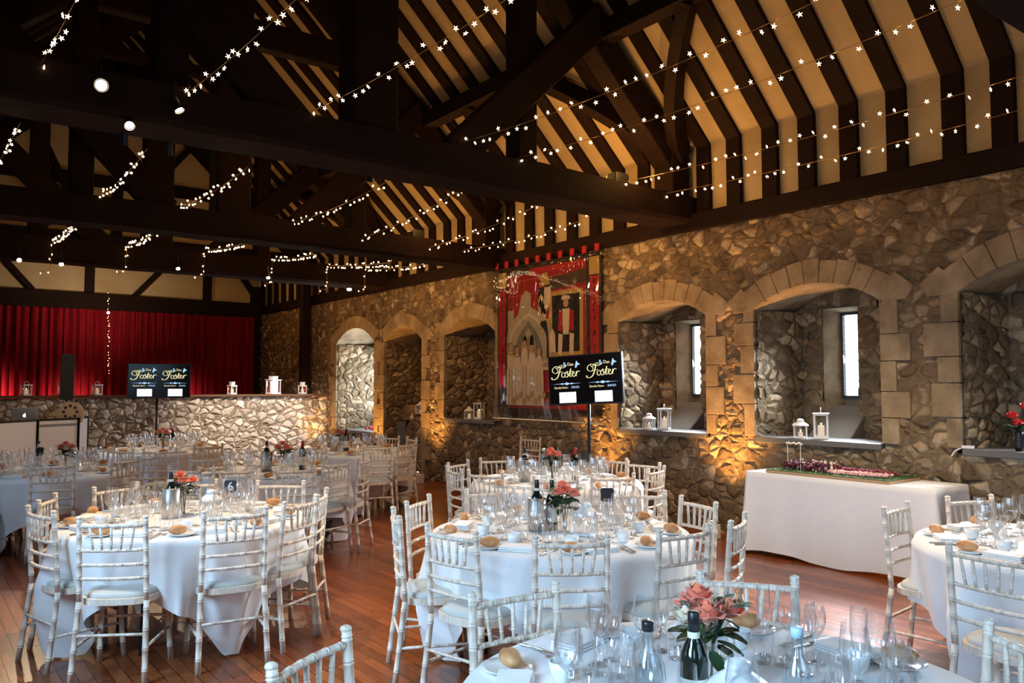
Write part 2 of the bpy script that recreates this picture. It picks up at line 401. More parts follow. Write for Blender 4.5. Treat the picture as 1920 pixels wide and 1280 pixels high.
def surround(r, n):
    """dressed quoins up both jambs and a ring of voussoirs"""
    y0, y1, z0, zs, zc, dep = r[:6]; b = MB(); rr = random.Random(n * 13 + 5); xf, xb = XR - .045 - .0022 * n, XR + .14
    for side, ye in ((-1, y0), (1, y1)):
        z = z0; k = 0
        while z < zs - .02:
            h = min(rr.uniform(.22, .36), zs - z)
            if zs - z - h < .1: h = zs - z
            wd = (.15, .27)[k % 2] + rr.uniform(-.03, .04); g = .003
            b.span(xf + rr.uniform(0, .008), xb + (.10 if k % 2 else 0), ye, ye + side * wd, z + g, z + h - g); z += h; k += 1
    nv = 9
    def pt(t, o):
        y = y0 + (y1 - y0) * t; z = arch(r, y)
        nx = (t - .5) * 2; d = Vector((nx * .75, 1.0)).normalized(); return (y + d.x * o, z + d.y * o)
    for i in range(nv):
        t0, t1 = i / nv, (i + 1) / nv; g = .0015
        inner = [pt(t0 + g + (t1 - t0 - 2 * g) * q, 0) for q in (0, .33, .66, 1)]
        o_ = .24 + rr.uniform(-.01, .02)
        outer = [pt(t0 + g + (t1 - t0 - 2 * g) * q, o_) for q in (1, .66, .33, 0)]
        b.prism(inner + outer, xf + rr.uniform(0, .006), xb + .06, 'x')
    for side, ye in ((-1, y0), (1, y1)):        # kneeler stones at the springing
        if (n == 6 and side < 0) or (n == 5 and side > 0): continue
        b.prism([(ye, zs - .01), (ye + side * .26, zs - .02), (ye + side * .34, zs + .10), (ye + side * .16, zs + .25), (ye, zs + .12)], xf + .003, xb, 'x')
    o = b.build('trim_%d' % n, M['dressed'], bevel=.007); struct(o)
def recess(r, n):
    y0, y1, z0, zs, zc, dep, kind, yc = r
    xb = XR + dep; s = .045
    b = MB()
    def N(L): return max(2, int(L / s))
    # jambs, splayed a little, soffit and back
    sp = .10 if kind != 'door' else 0
    b.grid(lambda u, v: (XR + dep * u, y1 - sp * u, z0 + (zs - z0) * v), N(dep), N(zs - z0), flip=False)
    b.grid(lambda u, v: (XR + dep * u, y0 + sp * u, z0 + (zs - z0) * v), N(dep), N(zs - z0), flip=True)
    hole = None
    if kind == 'slit': hole = (yc - .22, yc + .22, z0 + .02, 2.5)
    if kind == 'big': hole = (y0 + .2, y1 - .13, z0 + .25, 2.38)
    def keep(u, v):
        y = y0 + (y1 - y0) * u; z = z0 + (zc + .05 - z0) * v
        return not (hole and hole[0] < y < hole[1] and hole[2] < z < hole[3])
    b.grid(lambda u, v: (xb, y0 + (y1 - y0) * u, z0 + (zc + .05 - z0) * v), N(y1 - y0), N(zc + .05 - z0), keep=keep, flip=True)
    o = b.build('wall_recess', M['rubble'], smooth=True); struct(o)
    b = MB(); b.grid(lambda u, v: (XR + dep * v, y0 + (y1 - y0) * u, arch(r, y0 + (y1 - y0) * u) + .001), 24, 6)
    struct(b.build('wall_recess_soffit', M['dressed'], smooth=True))
    if kind == 'slit':
        struct(MB().span(XR - .06, xb + .02, y0 + .005, y1 - .005, z0 - .06, z0).build('trim_sill_%d' % n, M['slate'], bevel=.008))
        # window splay: dressed sides, sloping rendered sill, leaded slit
        w_ = thing('window_%d' % n, None, None, (xb, yc, 0)); w_['kind'] = 'structure'
        xs = XR + dep - xb; D = .22; hw, sw = .22, .095
        b = MB()
        za, zb, zt = 1.52, 2.45, 2.5
        b.add([(0, hw, z0), (D, sw, z0 + .3), (D, sw, zt - .03), (0, hw, zt)], [(0, 1, 2, 3)])
        b.add([(0, -hw, z0), (D, -sw, z0 + .3), (D, -sw, zt - .03), (0, -hw, zt)], [(3, 2, 1, 0)])
        b.add([(0, hw, zt), (D, sw, zt - .05), (D, -sw, zt - .05), (0, -hw, zt)], [(0, 1, 2, 3)])
        b.add([(D, hw + .1, z0), (D + .01, -hw - .1, z0), (D + .01, -hw - .1, za), (D, hw + .1, za)], [(0, 1, 2, 3)])
        b.build('window_splay', M['dressed'], w_)
        b = MB().prism([(-.30, z0 - .01), (D, z0 - .01), (D, za - .09), (.10, za - .09)], -.25, .25, 'y')
        b.build('sloping_sill', M['render'], w_, bevel=.015)
        b = MB()
        for c_, d_ in (((D - .02, 0, za), (.05, .22, .04)), ((D - .02, 0, zb), (.05, .22, .04)), ((D - .02, .10, (za + zb) / 2), (.05, .025, zb - za)), ((D - .02, -.10, (za + zb) / 2), (.05, .025, zb - za))): b.box(c_, d_)
        b.build('window_frame', M['lead'], w_)
        b = MB(); hh = .087
        for k in range(-6, 26):          # diamond lattice clipped to the slit
            for sg in (1, -1):
                pts = []
                z = za + k * .072
                y_a, z_a, y_b, z_b = -hh, z, hh, z + 2 * hh * 1.15
                if sg < 0: y_a, y_b = hh, -hh
                if z_b <= za or z_a >= zb: continue
                if z_a < za: f = (za - z_a) / (z_b - z_a); y_a += (y_b - y_a) * f; z_a = za
                if z_b > zb: f = (zb - z_a) / (z_b - z_a); y_b = y_a + (y_b - y_a) * f; z_b = zb
                b.tube([(D - .016, y_a, z_a), (D - .016, y_b, z_b)], .0028, 4)
        b.build('lead_lattice', M['lead'], w_)
        MB().add([(D + .004, -.1, za), (D + .004, .1, za), (D + .004, .1, zb), (D + .004, -.1, zb)], [(3, 2, 1, 0)]).build('pane', M['sky_pane'], w_)
    if kind == 'big':
        w_ = thing('window_%d' % n, None, None, (xb, (y0 + y1) / 2, 0)); w_['kind'] = 'structure'
        ya, yb_ = hole[0] - (y0 + y1) / 2, hole[1] - (y0 + y1) / 2
        MB().add([(.05, ya - .05, hole[2] - .03), (.05, yb_ + .05, hole[2] - .03), (.05, yb_ + .05, hole[3] + .05), (.05, ya - .05, hole[3] + .05)], [(3, 2, 1, 0)]).build('pane', M['sky_big'], w_)
        b = MB()
        for q in (0, .5, 1): b.box((.02, ya + (yb_ - ya) * q, (hole[2] + hole[3]) / 2), (.05, .05, hole[3] - hole[2]))
        b.box((.02, 0, hole[2]), (.06, yb_ - ya, .05)); b.box((.02, 0, hole[3]), (.06, yb_ - ya, .05))
        b.build('window_frame', M['dressed'], w_)
        struct(MB().span(XR - .06, xb, y0, y1, z0 - .06, z0).build('trim_sill_%d' % n, M['slate'], bevel=.01))
    surround(r, n)
for i, r in enumerate(REC): recess(r, i + 1)
# low curved rubble wall and ledge in the doorway recess
b = MB(); b.grid(lambda u, v: (XR + .02 + .5 * (1 - v), 12.45 + .62 * u, 0 + (1.02 - .55 * max(0, u - .55) ** 1.3 / .3) * v), 14, 22, flip=True)
b = MB(); prof = [(12.46, 0), (12.46, 1.10), (12.80, 1.06), (12.98, .92), (13.08, .70), (13.10, 0)]
b.prism(prof, XR - .02, XR + .45, 'x'); struct(b.build('wall_stair_parapet', M['rubble'], bevel=.03))
b = MB(); b.span(XR + .40, XR + .93, 13.1, 13.84, 0, 1.28); struct(b.build('wall_stair_block', M['dressed'], bevel=.02))
# ---- plate, left wall, end walls
struct(MB().span(XR - .07, XR + .25, YF, YB, ZP, 3.68).build('trim_wall_plate', M['oak'], bevel=.02))
LW = [(-1.2, 1.2), (1.2, 1.2), (4.0, 1.2), (7.6, 1.2), (11.4, 1.2)]
b = MB(); ys = [YF]
for yc, wd in LW:
    b.span(XL - .35, XL, ys[-1], yc - wd / 2, 0, 3.56); ys.append(yc + wd / 2)
    b.span(XL - .35, XL, yc - wd / 2, yc + wd / 2, 0, 1.2); b.span(XL - .35, XL, yc - wd / 2, yc + wd / 2, 2.6, 3.56)
b.span(XL - .35, XL, ys[-1], YB, 0, 3.56)
struct(b.build('wall_left', M['rubble']))
for i, (yc, wd) in enumerate(LW):
    w_ = thing('window_%d' % (i + 7), None, None, (XL - .2, yc, 1.9)); w_['kind'] = 'structure'
    MB().box((0, 0, 0), (.01, wd, 1.4)).build('pane', M['sky_left'], w_)
    f = MB()
    for q in (-wd / 2, 0, wd / 2): f.box((.05, q, 0), (.05, .05, 1.4))
    f.build('window_frame', M['oak'], w_)
struct(MB().span(XL - .25, XL + .07, YF, YB, ZP, 3.68).build('trim_wall_plate', M['oak']))
b = MB()
b.span(XL, 1.2, YF - .3, YF, 0, 4.6); b.span(4.8, XR, YF - .3, YF, 0, 4.6); b.span(1.2, 4.8, YF - .3, YF, 0, 1.3); b.span(1.2, 4.8, YF - .3, YF, 3.1, 4.6)
b.prism([(XL, 4.6), (XR, 4.6), (XRIDGE, 8.5)], YF - .3, YF, 'y'); struct(b.build('wall_front', M['rubble']))
w_ = thing('window_12', None, None, (3.0, YF - .2, 2.2)); w_['kind'] = 'structure'
MB().box((0, 0, 0), (3.6, .01, 1.8)).build('pane', M['sky_rear'], w_)
f = MB()
for q in (-1.8, -.6, .6, 1.8): f.box((q, .06, 0), (.07, .05, 1.8))
f.build('window_frame', M['oak'], w_)
# gable wall behind the stage: curtain zone, lintel, framed plaster
g = MB(); g.span(XL, XR + .3, YB, YB + .25, 0, 3.56); g.prism([(XL, 3.56), (XR, 3.56), (XR, 4.5), (XRIDGE, 8.46), (XL, 4.5)], YB, YB + .25, 'y')
struct(g.build('wall_gable', M['plaster']))
g = MB(); g.span(XL, XR, YB - .22, YB, 3.35, 3.77)
for x in (3.44, 6.10, .9): g.span(x - .10, x + .10, YB - .1, YB, 3.77, 4.7)
for p_, q_ in (((1.45, 4.75), (2.30, 3.77)), ((5.25, 4.75), (4.40, 3.77)), ((6.75, 4.75), (7.35, 3.9))):
    g.beam((p_[0], YB - .06, p_[1]), (q_[0], YB - .06, q_[1]), .12, .2, up=(0, 1, 0))
g.span(7.2, XR, YB - .2, YB, 0, 4.2); g.span(XL, XR, YB - .12, YB, 4.7, 5.0)
struct(g.build('trim_gable_frame', M['oak'], bevel=.01))
# raised stage with rubble front and rail
b = MB(); b.grid(lambda u, v: (XL + (XR - XL) * u, 16.5, 1.42 * v), int((XR - XL) / .04), 35)
struct(b.build('wall_stage_front', M['rubble_pale'], smooth=True))
struct(MB().span(XL, XR, 16.52, 16.75, 0, 1.41).span(XL, XR, 16.75, YB, .8, .95).build('stage_floor', M['rail']))
struct(MB().span(XL, XR - .02, 16.38, 16.78, 1.425, 1.47).build('trim_stage_rail', M['rail'], bevel=.01))
# ---- roof: plaster between rafters, rafters with their ashlar posts
def roof_side(sgn, name):
    x0 = XR if sgn > 0 else XL
    xk = lambda x: x
    pts = [(x0 + sgn * .08, 3.60), (x0 + sgn * .05, 4.48), (XRIDGE, roofz(XRIDGE) + .05)]
    b = MB()
    for k in range(2):
        (xa, za), (xb, zb) = pts[k], pts[k + 1]
        b.grid(lambda u, v: (xa + (xb - xa) * v, YF - .3 + (YB + .5 - YF) * u, za + (zb - za) * v), 12, 4, flip=sgn > 0)
    c = struct(b.build(name, M['plaster']))
    th = .13
    y = 3.34 - .467 * 12; n = 0
    prof = [(x0 + sgn * .07, 3.66), (x0 + sgn * .07, 4.49), (XRIDGE, roofz(XRIDGE) + .05), (XRIDGE, roofz(XRIDGE) - .045), (x0 + sgn * .005, 4.49 - .03), (x0 + sgn * .005, 3.66)]
    me = None
    rr = random.Random(3 if sgn > 0 else 4)
    while y < YB - .1:
        if me is None:
            o = MB().prism(prof, -.095, .095, 'y').build('rafter', M['oak'], c, bevel=.008); me = o
        else:
            o = me.copy(); COL.objects.link(o); o.parent = c
        o.location = (0, y + rr.uniform(-.02, .02), 0); o.rotation_euler.z = rr.uniform(-.004, .004); n += 1
        y += .467
    for nm, xp in (('purlin', 6.1), ):
        xx = xp if sgn > 0 else XL + (XR - xp)
        MB().beam((xx, YF, roofz(xx) - .24), (xx, YB, roofz(xx) - .24), .2, .2).build('purlin', M['oak'], c)
    return c
roof_side(1, 'ceiling_right'); roof_side(-1, 'ceiling_left')
# ---- trusses
def truss(Y, i, closed=False):
    t = thing('roof_truss', None, 'roof truss', (0, Y, 0))
    t['label'] = ['dark oak roof truss nearest the camera, over the right hand end of the hall', 'dark oak roof truss with the biggest tie beam crossing the whole picture',
                  'dark oak roof truss behind the biggest beam, second tie beam back', 'dark oak roof truss third back, draped with hanging fairy lights',
                  'closed roof truss with plaster panels above the edge of the stage'][i]
    t['group'] = 'oak roof trusses'
    O = M['oak']
    if not closed:
        zb, zt, dd = (3.57, 3.88, .50) if i < 2 else (3.47, 3.78, .45)
        if i == 3: zb, zt = 3.50, 3.86
        b = MB(); b.grid(lambda u, v: (XL - .1 + (XR + .2 - XL) * u, 0, 0), 1, 1) if False else None
        n = 24; vs = []
        rr = random.Random(i)
        for k in range(n + 1):
            x = XL - .05 + (XR + .1 - XL) * k / n; cz = .02 * sin(pi * k / n) + rr.uniform(-.008, .008)
            for yy, zz in ((0, zb + .04), (.04, zb), (dd - .04, zb), (dd, zb + .04), (dd, zt), (0, zt)): vs.append((x, yy + rr.uniform(-.006, .006), zz + cz))
        fs = [(k * 6 + j, k * 6 + (j + 1) % 6, (k + 1) * 6 + (j + 1) % 6, (k + 1) * 6 + j) for k in range(n) for j in range(6)]
        fs += [tuple(range(5, -1, -1)), tuple(n * 6 + j for j in range(6))]
        MB().add(vs, fs).build('tie_beam', O, t)
        MB().span(3.06, 3.50, .05, .40, zt - .02, roofz(XRIDGE) - .1).build('king_post', O, t, bevel=.03)
        for sg in (1, -1):
            m_ = lambda x: x if sg > 0 else 2 * XRIDGE - x
            MB().beam((m_(5.02), .22, zt - .03), (m_(5.02), .22, roofz(m_(5.02)) - .2), .24, .24).build('queen_strut', O, t, bevel=.02)
            MB().beam((m_(4.12), .10, zt - .05), (m_(6.05), .10, roofz(6.05) - .12), .14, .34, up=(0, 0, 1)).build('scissor_brace', O, t, bevel=.02)
            MB().beam((m_(7.38), .2, 4.20), (XRIDGE, .2, roofz(XRIDGE) - .42), .26, .34).build('principal_rafter', O, t, bevel=.02)
            MB().beam((m_(7.28), .2, zt - .05), (m_(7.28), .2, 4.5), .3, .3).build('ashlar_post', O, t, bevel=.02)
            # wind braces, curved in the plane of the roof
            for dy in (-1, 1):
                pts = []
                for k in range(9):
                    u = k / 8; x = 7.34 - 1.2 * u; yy = .2 + dy * (.12 + 1.15 * u ** 1.5)
                    pts.append((m_(x), yy, roofz(m_(x)) - .24))
                b = MB()
                for k in range(8): b.beam(pts[k], pts[k + 1], .13, .24, up=(sg * .69, 0, .72))
                b.build('wind_brace', O, t)
        MB().beam((4.95 - 3.3 + .0, .16, 6.2), (4.95, .16, 6.2), .2, .36).build('collar_beam', O, t, bevel=.02)
        MB().beam((4.95 - 2.9, .16, 6.95), (4.55, .16, 6.95), .2, .18).build('collar_beam', O, t, bevel=.02)
    else:
        MB().span(XL, XR, 0, .32, 4.18, 4.62).build('tie_beam', O, t, bevel=.02)
        MB().prism([(XL + .05, 4.6), (XR - .05, 4.6), (XRIDGE, roofz(XRIDGE) - .05)], .10, .16, 'y').build('plaster_panel', M['plaster'], t)
        MB().span(XL + .9, XR - .9, .04, .14, 5.55, 5.80).build('rail', O, t)
        for x in (3.35, 4.25, 5.5, 2.05): MB().span(x - .1, x + .1, .03, .14, 4.6, roofz(x) - .1).build('stud', O, t)
        for p_, q_ in (((1.95, 6.5), (2.8, 4.7)), ((3.45, 6.4), (4.1, 4.7)), ((4.7, 6.6), (4.0, 5.7)), ((5.1, 6.4), (5.6, 5.7)), ((1.5, 6.2), (2.2, 4.7))):
            MB().beam((p_[0], .09, p_[1]), (q_[0], .09, q_[1]), .12, .2, up=(0, 1, 0)).build('brace', O, t)
        for sg in (1, -1):
            m_ = lambda x: x if sg > 0 else 2 * XRIDGE - x
            MB().beam((m_(7.38), .15, 4.28), (XRIDGE, .15, roofz(XRIDGE) - .3), .26, .34).build('principal_rafter', O, t)
            MB().span(m_(7.14), m_(7.33), -.25, -.03, 1.0 if sg > 0 else .95, 4.62).build('post', O, t, bevel=.015)
    return t
for i, Y in enumerate(TRUSS): truss(Y, i)
truss(17.4, 4, True)
# ---- stage curtain
b = MB()
def cur(u, v):
    x = .0 + 7.18 * u; ph = u * 2 * pi * 46
    return (x + .012 * sin(ph * 1.7), YB - .36 + .05 * sin(ph + .8 * sin(u * 31)) + .025 * sin(ph * .37), .96 + 2.42 * v)
b.grid(cur, 900, 4)
tag(b.build('stage_curtain', M['velvet'], smooth=True), 'deep red velvet curtain hanging across the back of the stage', 'curtain')
# ================================================================== chairs
def node_tube(b, p, q, r, nodes, n=8, bow=None, taper=1.0):
    """a turned bamboo-style rod: a pair of raised rings at every node"""
    p, q = Vector(p), Vector(q); L = (q - p).length
    st = [(0, 1.0), (1, taper)]
    for t in nodes:
        e = .0045 / L
        for dt, k in ((-2.0, 1), (-1.5, 1.14), (-.8, 1.14), (-.4, .93), (.4, .93), (.8, 1.14), (1.5, 1.14), (2.0, 1)): st.append((t + dt * e, k))
    st = sorted(x for x in st if 0 <= x[0] <= 1)
    pts = []; rad = []
    for t, k in st:
        P = p.lerp(q, t)
        if bow: P = P + Vector(bow) * (4 * t * (1 - t))
        pts.append(P); rad.append(r * k * (1 + (taper - 1) * t))
    b.tube(pts, rad, n)
def make_chair(pale=False):
    t = thing('banquet_chair', 'x', 'chair')
    L = M['lime']
    def P(nm, fn, m=L, sm=True):
        b = MB(); fn(b); return b.build(nm, m, t, smooth=sm)
    for s in (-1, 1):
        def rear(b):
            node_tube(b, (s * .196, -.055, 0), (s * .180, .0, .45), .0165, (.18, .42, .66, .9))
            node_tube(b, (s * .180, .0, .45), (s * .176, -.035, .91), .0155, (.12, .3, .46, .62, .8, .955))
            b.ball((s * .176, -.037, .916), (.0185, .0185, .012))
        P('leg', rear)
        P('leg', lambda b: node_tube(b, (s * .205, .385, 0), (s * .185, .352, .435), .016, (.2, .45, .7, .92), taper=1.1))
    def frame(b):
        pr = []
        for k in range(32):
            a = 2 * pi * k / 32; c_, s_ = cos(a), sin(a)
            x = .205 * math.copysign(abs(c_) ** .62, c_); y = .19 + .195 * math.copysign(abs(s_) ** .62, s_); x *= 1 + .12 * (y - .19)
            pr.append((x, y))
        vs = [(x, y, .425) for x, y in pr] + [(x, y, .46) for x, y in pr]; n = 32
        b.add(vs, [(i, (i + 1) % n, (i + 1) % n + n, i + n) for i in range(n)] + [tuple(range(n - 1, -1, -1)), tuple(range(n, 2 * n))])
    P('seat_frame', frame, sm=False)
    def pad(b):
        prof = [(.0, .455), (.97, .455), (1.0, .468), (.96, .483), (.82, .495), (.55, .503), (.25, .506), (0.001, .507)]
        vs = []; n = 32
        for f, z in prof:
            for k in range(n):
                a = 2 * pi * k / n; c_, s_ = cos(a), sin(a)
                x = .196 * f * math.copysign(abs(c_) ** .66, c_); y = .195 + .183 * f * math.copysign(abs(s_) ** .66, s_); vs.append((x * (1 + .12 * (y - .19)), y, z))
        b.add(vs, [(i * n + j, i * n + (j + 1) % n, (i + 1) * n + (j + 1) % n, (i + 1) * n + j) for i in range(len(prof) - 1) for j in range(n)])
    P('seat_cushion', pad, M['pad'])
    def ry(z): return -.035 * (z - .45) / .46
    for z, nd in ((.872, (.1, .26, .42, .58, .74, .9)), (.735, (.1, .26, .42, .58, .74, .9)), (.655, (.12, .37, .63, .88)), (.578, (.12, .37, .63, .88))):
        P('back_rail', lambda b: node_tube(b, (-.177, ry(z), z), (.177, ry(z), z), .0098 if z < .85 else .0118, nd, 7, (0, -.022, 0)))
    for k in range(5):
        u = (k - 2) / 2; xt, xb = .118 * u, .098 * u
        by = lambda x: -.022 * (1 - (x / .177) ** 2)
        P('spindle', lambda b: node_tube(b, (xb, ry(.735) + by(xb), .735), (xt, ry(.872) + by(xt), .872), .0082, (.3, .62), 6))
    for s in (-1, 1):
        P('stretcher', lambda b: node_tube(b, (s * .193, -.035, .20), (s * .199, .371, .20), .0088, (.3, .5, .7), 6))
    P('stretcher', lambda b: node_tube(b, (-.19, -.027, .27), (.19, -.027, .27), .0088, (.2, .5, .8), 6))
    P('stretcher', lambda b: node_tube(b, (-.198, .368, .27), (.198, .368, .27), .0088, (.2, .5, .8), 6))
    return t
chair0 = make_chair(); chair_tree = tree_of(chair0); chair_used = [False]
def cdir():
    return Vector((sin(YAW), cos(YAW)))
_F = Vector((sin(YAW) * cos(PITCH), cos(YAW) * cos(PITCH), sin(PITCH))); _R = Vector((cos(YAW), -sin(YAW), 0)); _U = _R.cross(_F)
def ground(u, v, z):
    """the place in the room of a point of known height seen at (u, v) - used when measuring the photograph"""
    d = _F + _R * ((u - 960) / F_PX) - _U * ((v - 640) / F_PX); t = (z - EYE) / d.z
    return Vector((d.x * t, d.y * t, z))
# tables: name -> centre, radius, words
TAB = dict(
 A=((1.56, 5.72), .77, 'the left round table with the number six sign', 'left number six table'),
 B=((3.27, 3.83), .78, 'the centre round table', 'centre round table'),
 C=((4.93, 5.82), .78, 'the round table behind the centre table', 'table behind the centre one'),
 D=((1.92, 1.50), .78, 'the nearest round table at the bottom', 'nearest bottom round table'),
 E=((5.22, 1.74), .78, 'the round table at the right edge', 'right edge round table'),
 F=((1.30, 9.70), .78, 'the far left round table by the DJ booth', 'far left booth table'),
 G=((3.10, 8.25), .78, 'the round table behind the number six table', 'table behind number six'),
 H=((2.95, 11.9), .78, 'the farthest round table near the stage wall', 'farthest stage wall table'),
 I=((4.95, 10.15), .78, 'the far round table towards the stone doorway', 'far doorway side table'))
# chairs: table, where words, (u, v) of both back post tops in the photograph
CHAIRS = [
 ('A', 'left of the two chairs with their backs to the camera', (153, 968), (269, 966)), ('A', 'right of the two chairs with their backs to the camera', (385, 957), (497, 949)),
 ('A', 'nearer of the two on its right side', (537, 939), (593, 927)), ('A', 'farther of the two on its right side', (588, 928), (616, 911)),
 ('A', 'nearer of the two on its left side', (55, 947), (97, 956)), ('A', 'farther of the two on its left side', (87, 937), (121, 922)),
 ('A', 'amber lit on its far side', (186, 914), (270, 904)), ('A', 'behind the coral roses on its far side', (322, 903), (396, 902)), ('A', 'right hand one on its far side', (492, 900), (561, 900)),
 ('B', 'seen edge on at its left, nearest the aisle', (737, 949), (748, 966)), ('B', 'at its far left beside the open aisle', (761, 939), (805, 925)),
 ('B', 'front left one with its back to the camera', (803, 981), (890, 995)), ('B', 'square on with its back to the camera at the front', (1003, 1003), (1140, 1001)),
 ('B', 'front right one beside the floor space', (1238, 992), (1328, 980)), ('B', 'far right one turned towards the camera', (1275, 927), (1345, 941)), ('B', 'edge on at its right in front of the cake table', (1372, 974), (1396, 959)),
 ('B', 'facing the camera at its far left behind the glasses', (872, 916), (966, 912)), ('B', 'facing the camera at its far right behind the glasses', (1140, 920), (1236, 920)),
 ('C', 'nearer of the two at its left end', (835, 871), (867, 879)), ('C', 'farther of the two at its left end', (842, 866), (875, 861)), ('C', 'front left one', (881, 880), (939, 884)),
 ('C', 'front middle one hidden behind the roses', (1002, 891), (1082, 891)), ('C', 'front right one', (1117, 887), (1182, 886)), ('C', 'outermost at its right end', (1215, 878), (1245, 872)),
 ('C', 'far right one facing the camera', (1175, 863), (1217, 866)), ('C', 'far right one close to the screen stand', (1124, 855), (1170, 858)), ('C', 'far left one facing the camera', (916, 859), (980, 857)),
 ('W', 'alone against the stone wall below the tapestry', (996, 819), (1024, 820)),
 ('D', 'left one with its back to the camera', (894, 1115), (1062, 1090)), ('D', 'beside the roses on its far side', (1300, 1083), (1495, 1095)), ('D', 'pushed back at the bottom left', (507, 1243), (650, 1172)),
 ('D', 'cut off at the bottom right corner', (1780, 1156), (1960, 1240)),
 ('E', 'edge on at its left end by the cake table', (1658, 949), (1700, 939)), ('E', 'on its far side before the cake table', (1775, 931), (1870, 927)), ('E', 'with its back to the camera', (1780, 1015), (1925, 1040)),
 ('F', 'with its back square to the camera', (64, 865), (134, 863)), ('F', 'cut off at the left edge of the picture', (-66, 866), (2, 863)), ('F', 'on its far side at the left edge', (-22, 851), (19, 850)),
 ('F', 'on its right side, nearer one', (186, 857), (229, 855)), ('F', 'on its right side, farther one', (169, 836), (201, 838)), ('F', 'on its right side, between two others', (202, 841), (238, 840)),
 ('H', 'front left one', (244, 852), (277, 849)), ('H', 'left end one', (278, 841), (323, 839)), ('H', 'front one before the pale wall', (367, 854), (414, 853)), ('H', 'right end one before the pale stones', (370, 832), (412, 831)),
 ('G', 'far left one partly behind the roses', (333, 874), (358, 873)), ('G', 'front left dark one', (402, 875), (472, 874)), ('G', 'front right one', (519, 874), (587, 872)), ('G', 'right hand one', (608, 865), (655, 860)),
 ('G', 'farther right hand one', (562, 839), (610, 838)), ('G', 'outermost at its right seen edge on', (672, 857), (696, 855)),
 ('I', 'front one', (686, 835), (732, 831)), ('I', 'far left one before the pale wall', (528, 824), (562, 824)), ('I', 'far right one by the lit pier', (685, 818), (715, 819)),
 ('I', 'outermost one nearest the doorway', (737, 819), (757, 820)), ('I', 'right end one with a white cushion', (752, 829), (776, 826))]
_i = 0
chair_places = {}
for tk, where, a, b_ in CHAIRS:
    p, q = ground(*a, .925), ground(*b_, .925); m = (p + q) / 2; d = q - p
    nrm = Vector((-d.y, d.x)).normalized()
    c = Vector(TAB[tk][0]) if tk in TAB else Vector((6.0, 6.0))
    to = c - Vector(m[:2])
    if tk in ('W',): nrm = Vector((-.97, -.2)).normalized(); m = Vector((7.15, 9.0, 0))
    elif tk in 'FGHI' or d.length < .2 or d.length > .5:     # too small in the photo to measure the turn: face the table
        if (abs(m.x - c.x) + abs(m.y - c.y)) > 0: nrm = to.normalized()
    if nrm.dot(to) < 0: nrm = -nrm
    if tk in TAB and to.length > 0:                          # keep the cushion clear of the table
        R_ = TAB[tk][1]; want = R_ + (.17 if tk == 'F' else .12 if where.startswith('farther of the two on its right') else .09)
        if to.length < want: m = Vector((*(c - to.normalized() * want), 0))
    rz = atan2(nrm.y, nrm.x) - pi / 2
    base = Vector((m.x, m.y, 0)) + Vector((nrm.x, nrm.y, 0)) * .037
    lab = 'limewashed banquet chair ' + ('at ' + TAB[tk][2].replace('the ', '', 1) + ', ' if tk in TAB else '') + where
    wds = lab.split()
    if len(wds) > 16: lab = 'banquet chair at ' + TAB[tk][3] + ', ' + where
    wds = lab.split()
    if len(wds) > 16: lab = 'chair at ' + TAB[tk][3] + ', ' + where
    lab = ' '.join(lab.split()[:16])
    if not chair_used[0]:
        o = chair0; chair_used[0] = True; o.location = base; o.rotation_euler.z = rz
    else: o = dup(chair0, base, rz, tree=chair_tree)
    tag(o, lab, 'chair', 'limewashed chairs around the tables')
    if tk in TAB: chair_places.setdefault(tk, []).append(Vector(m[:2]))
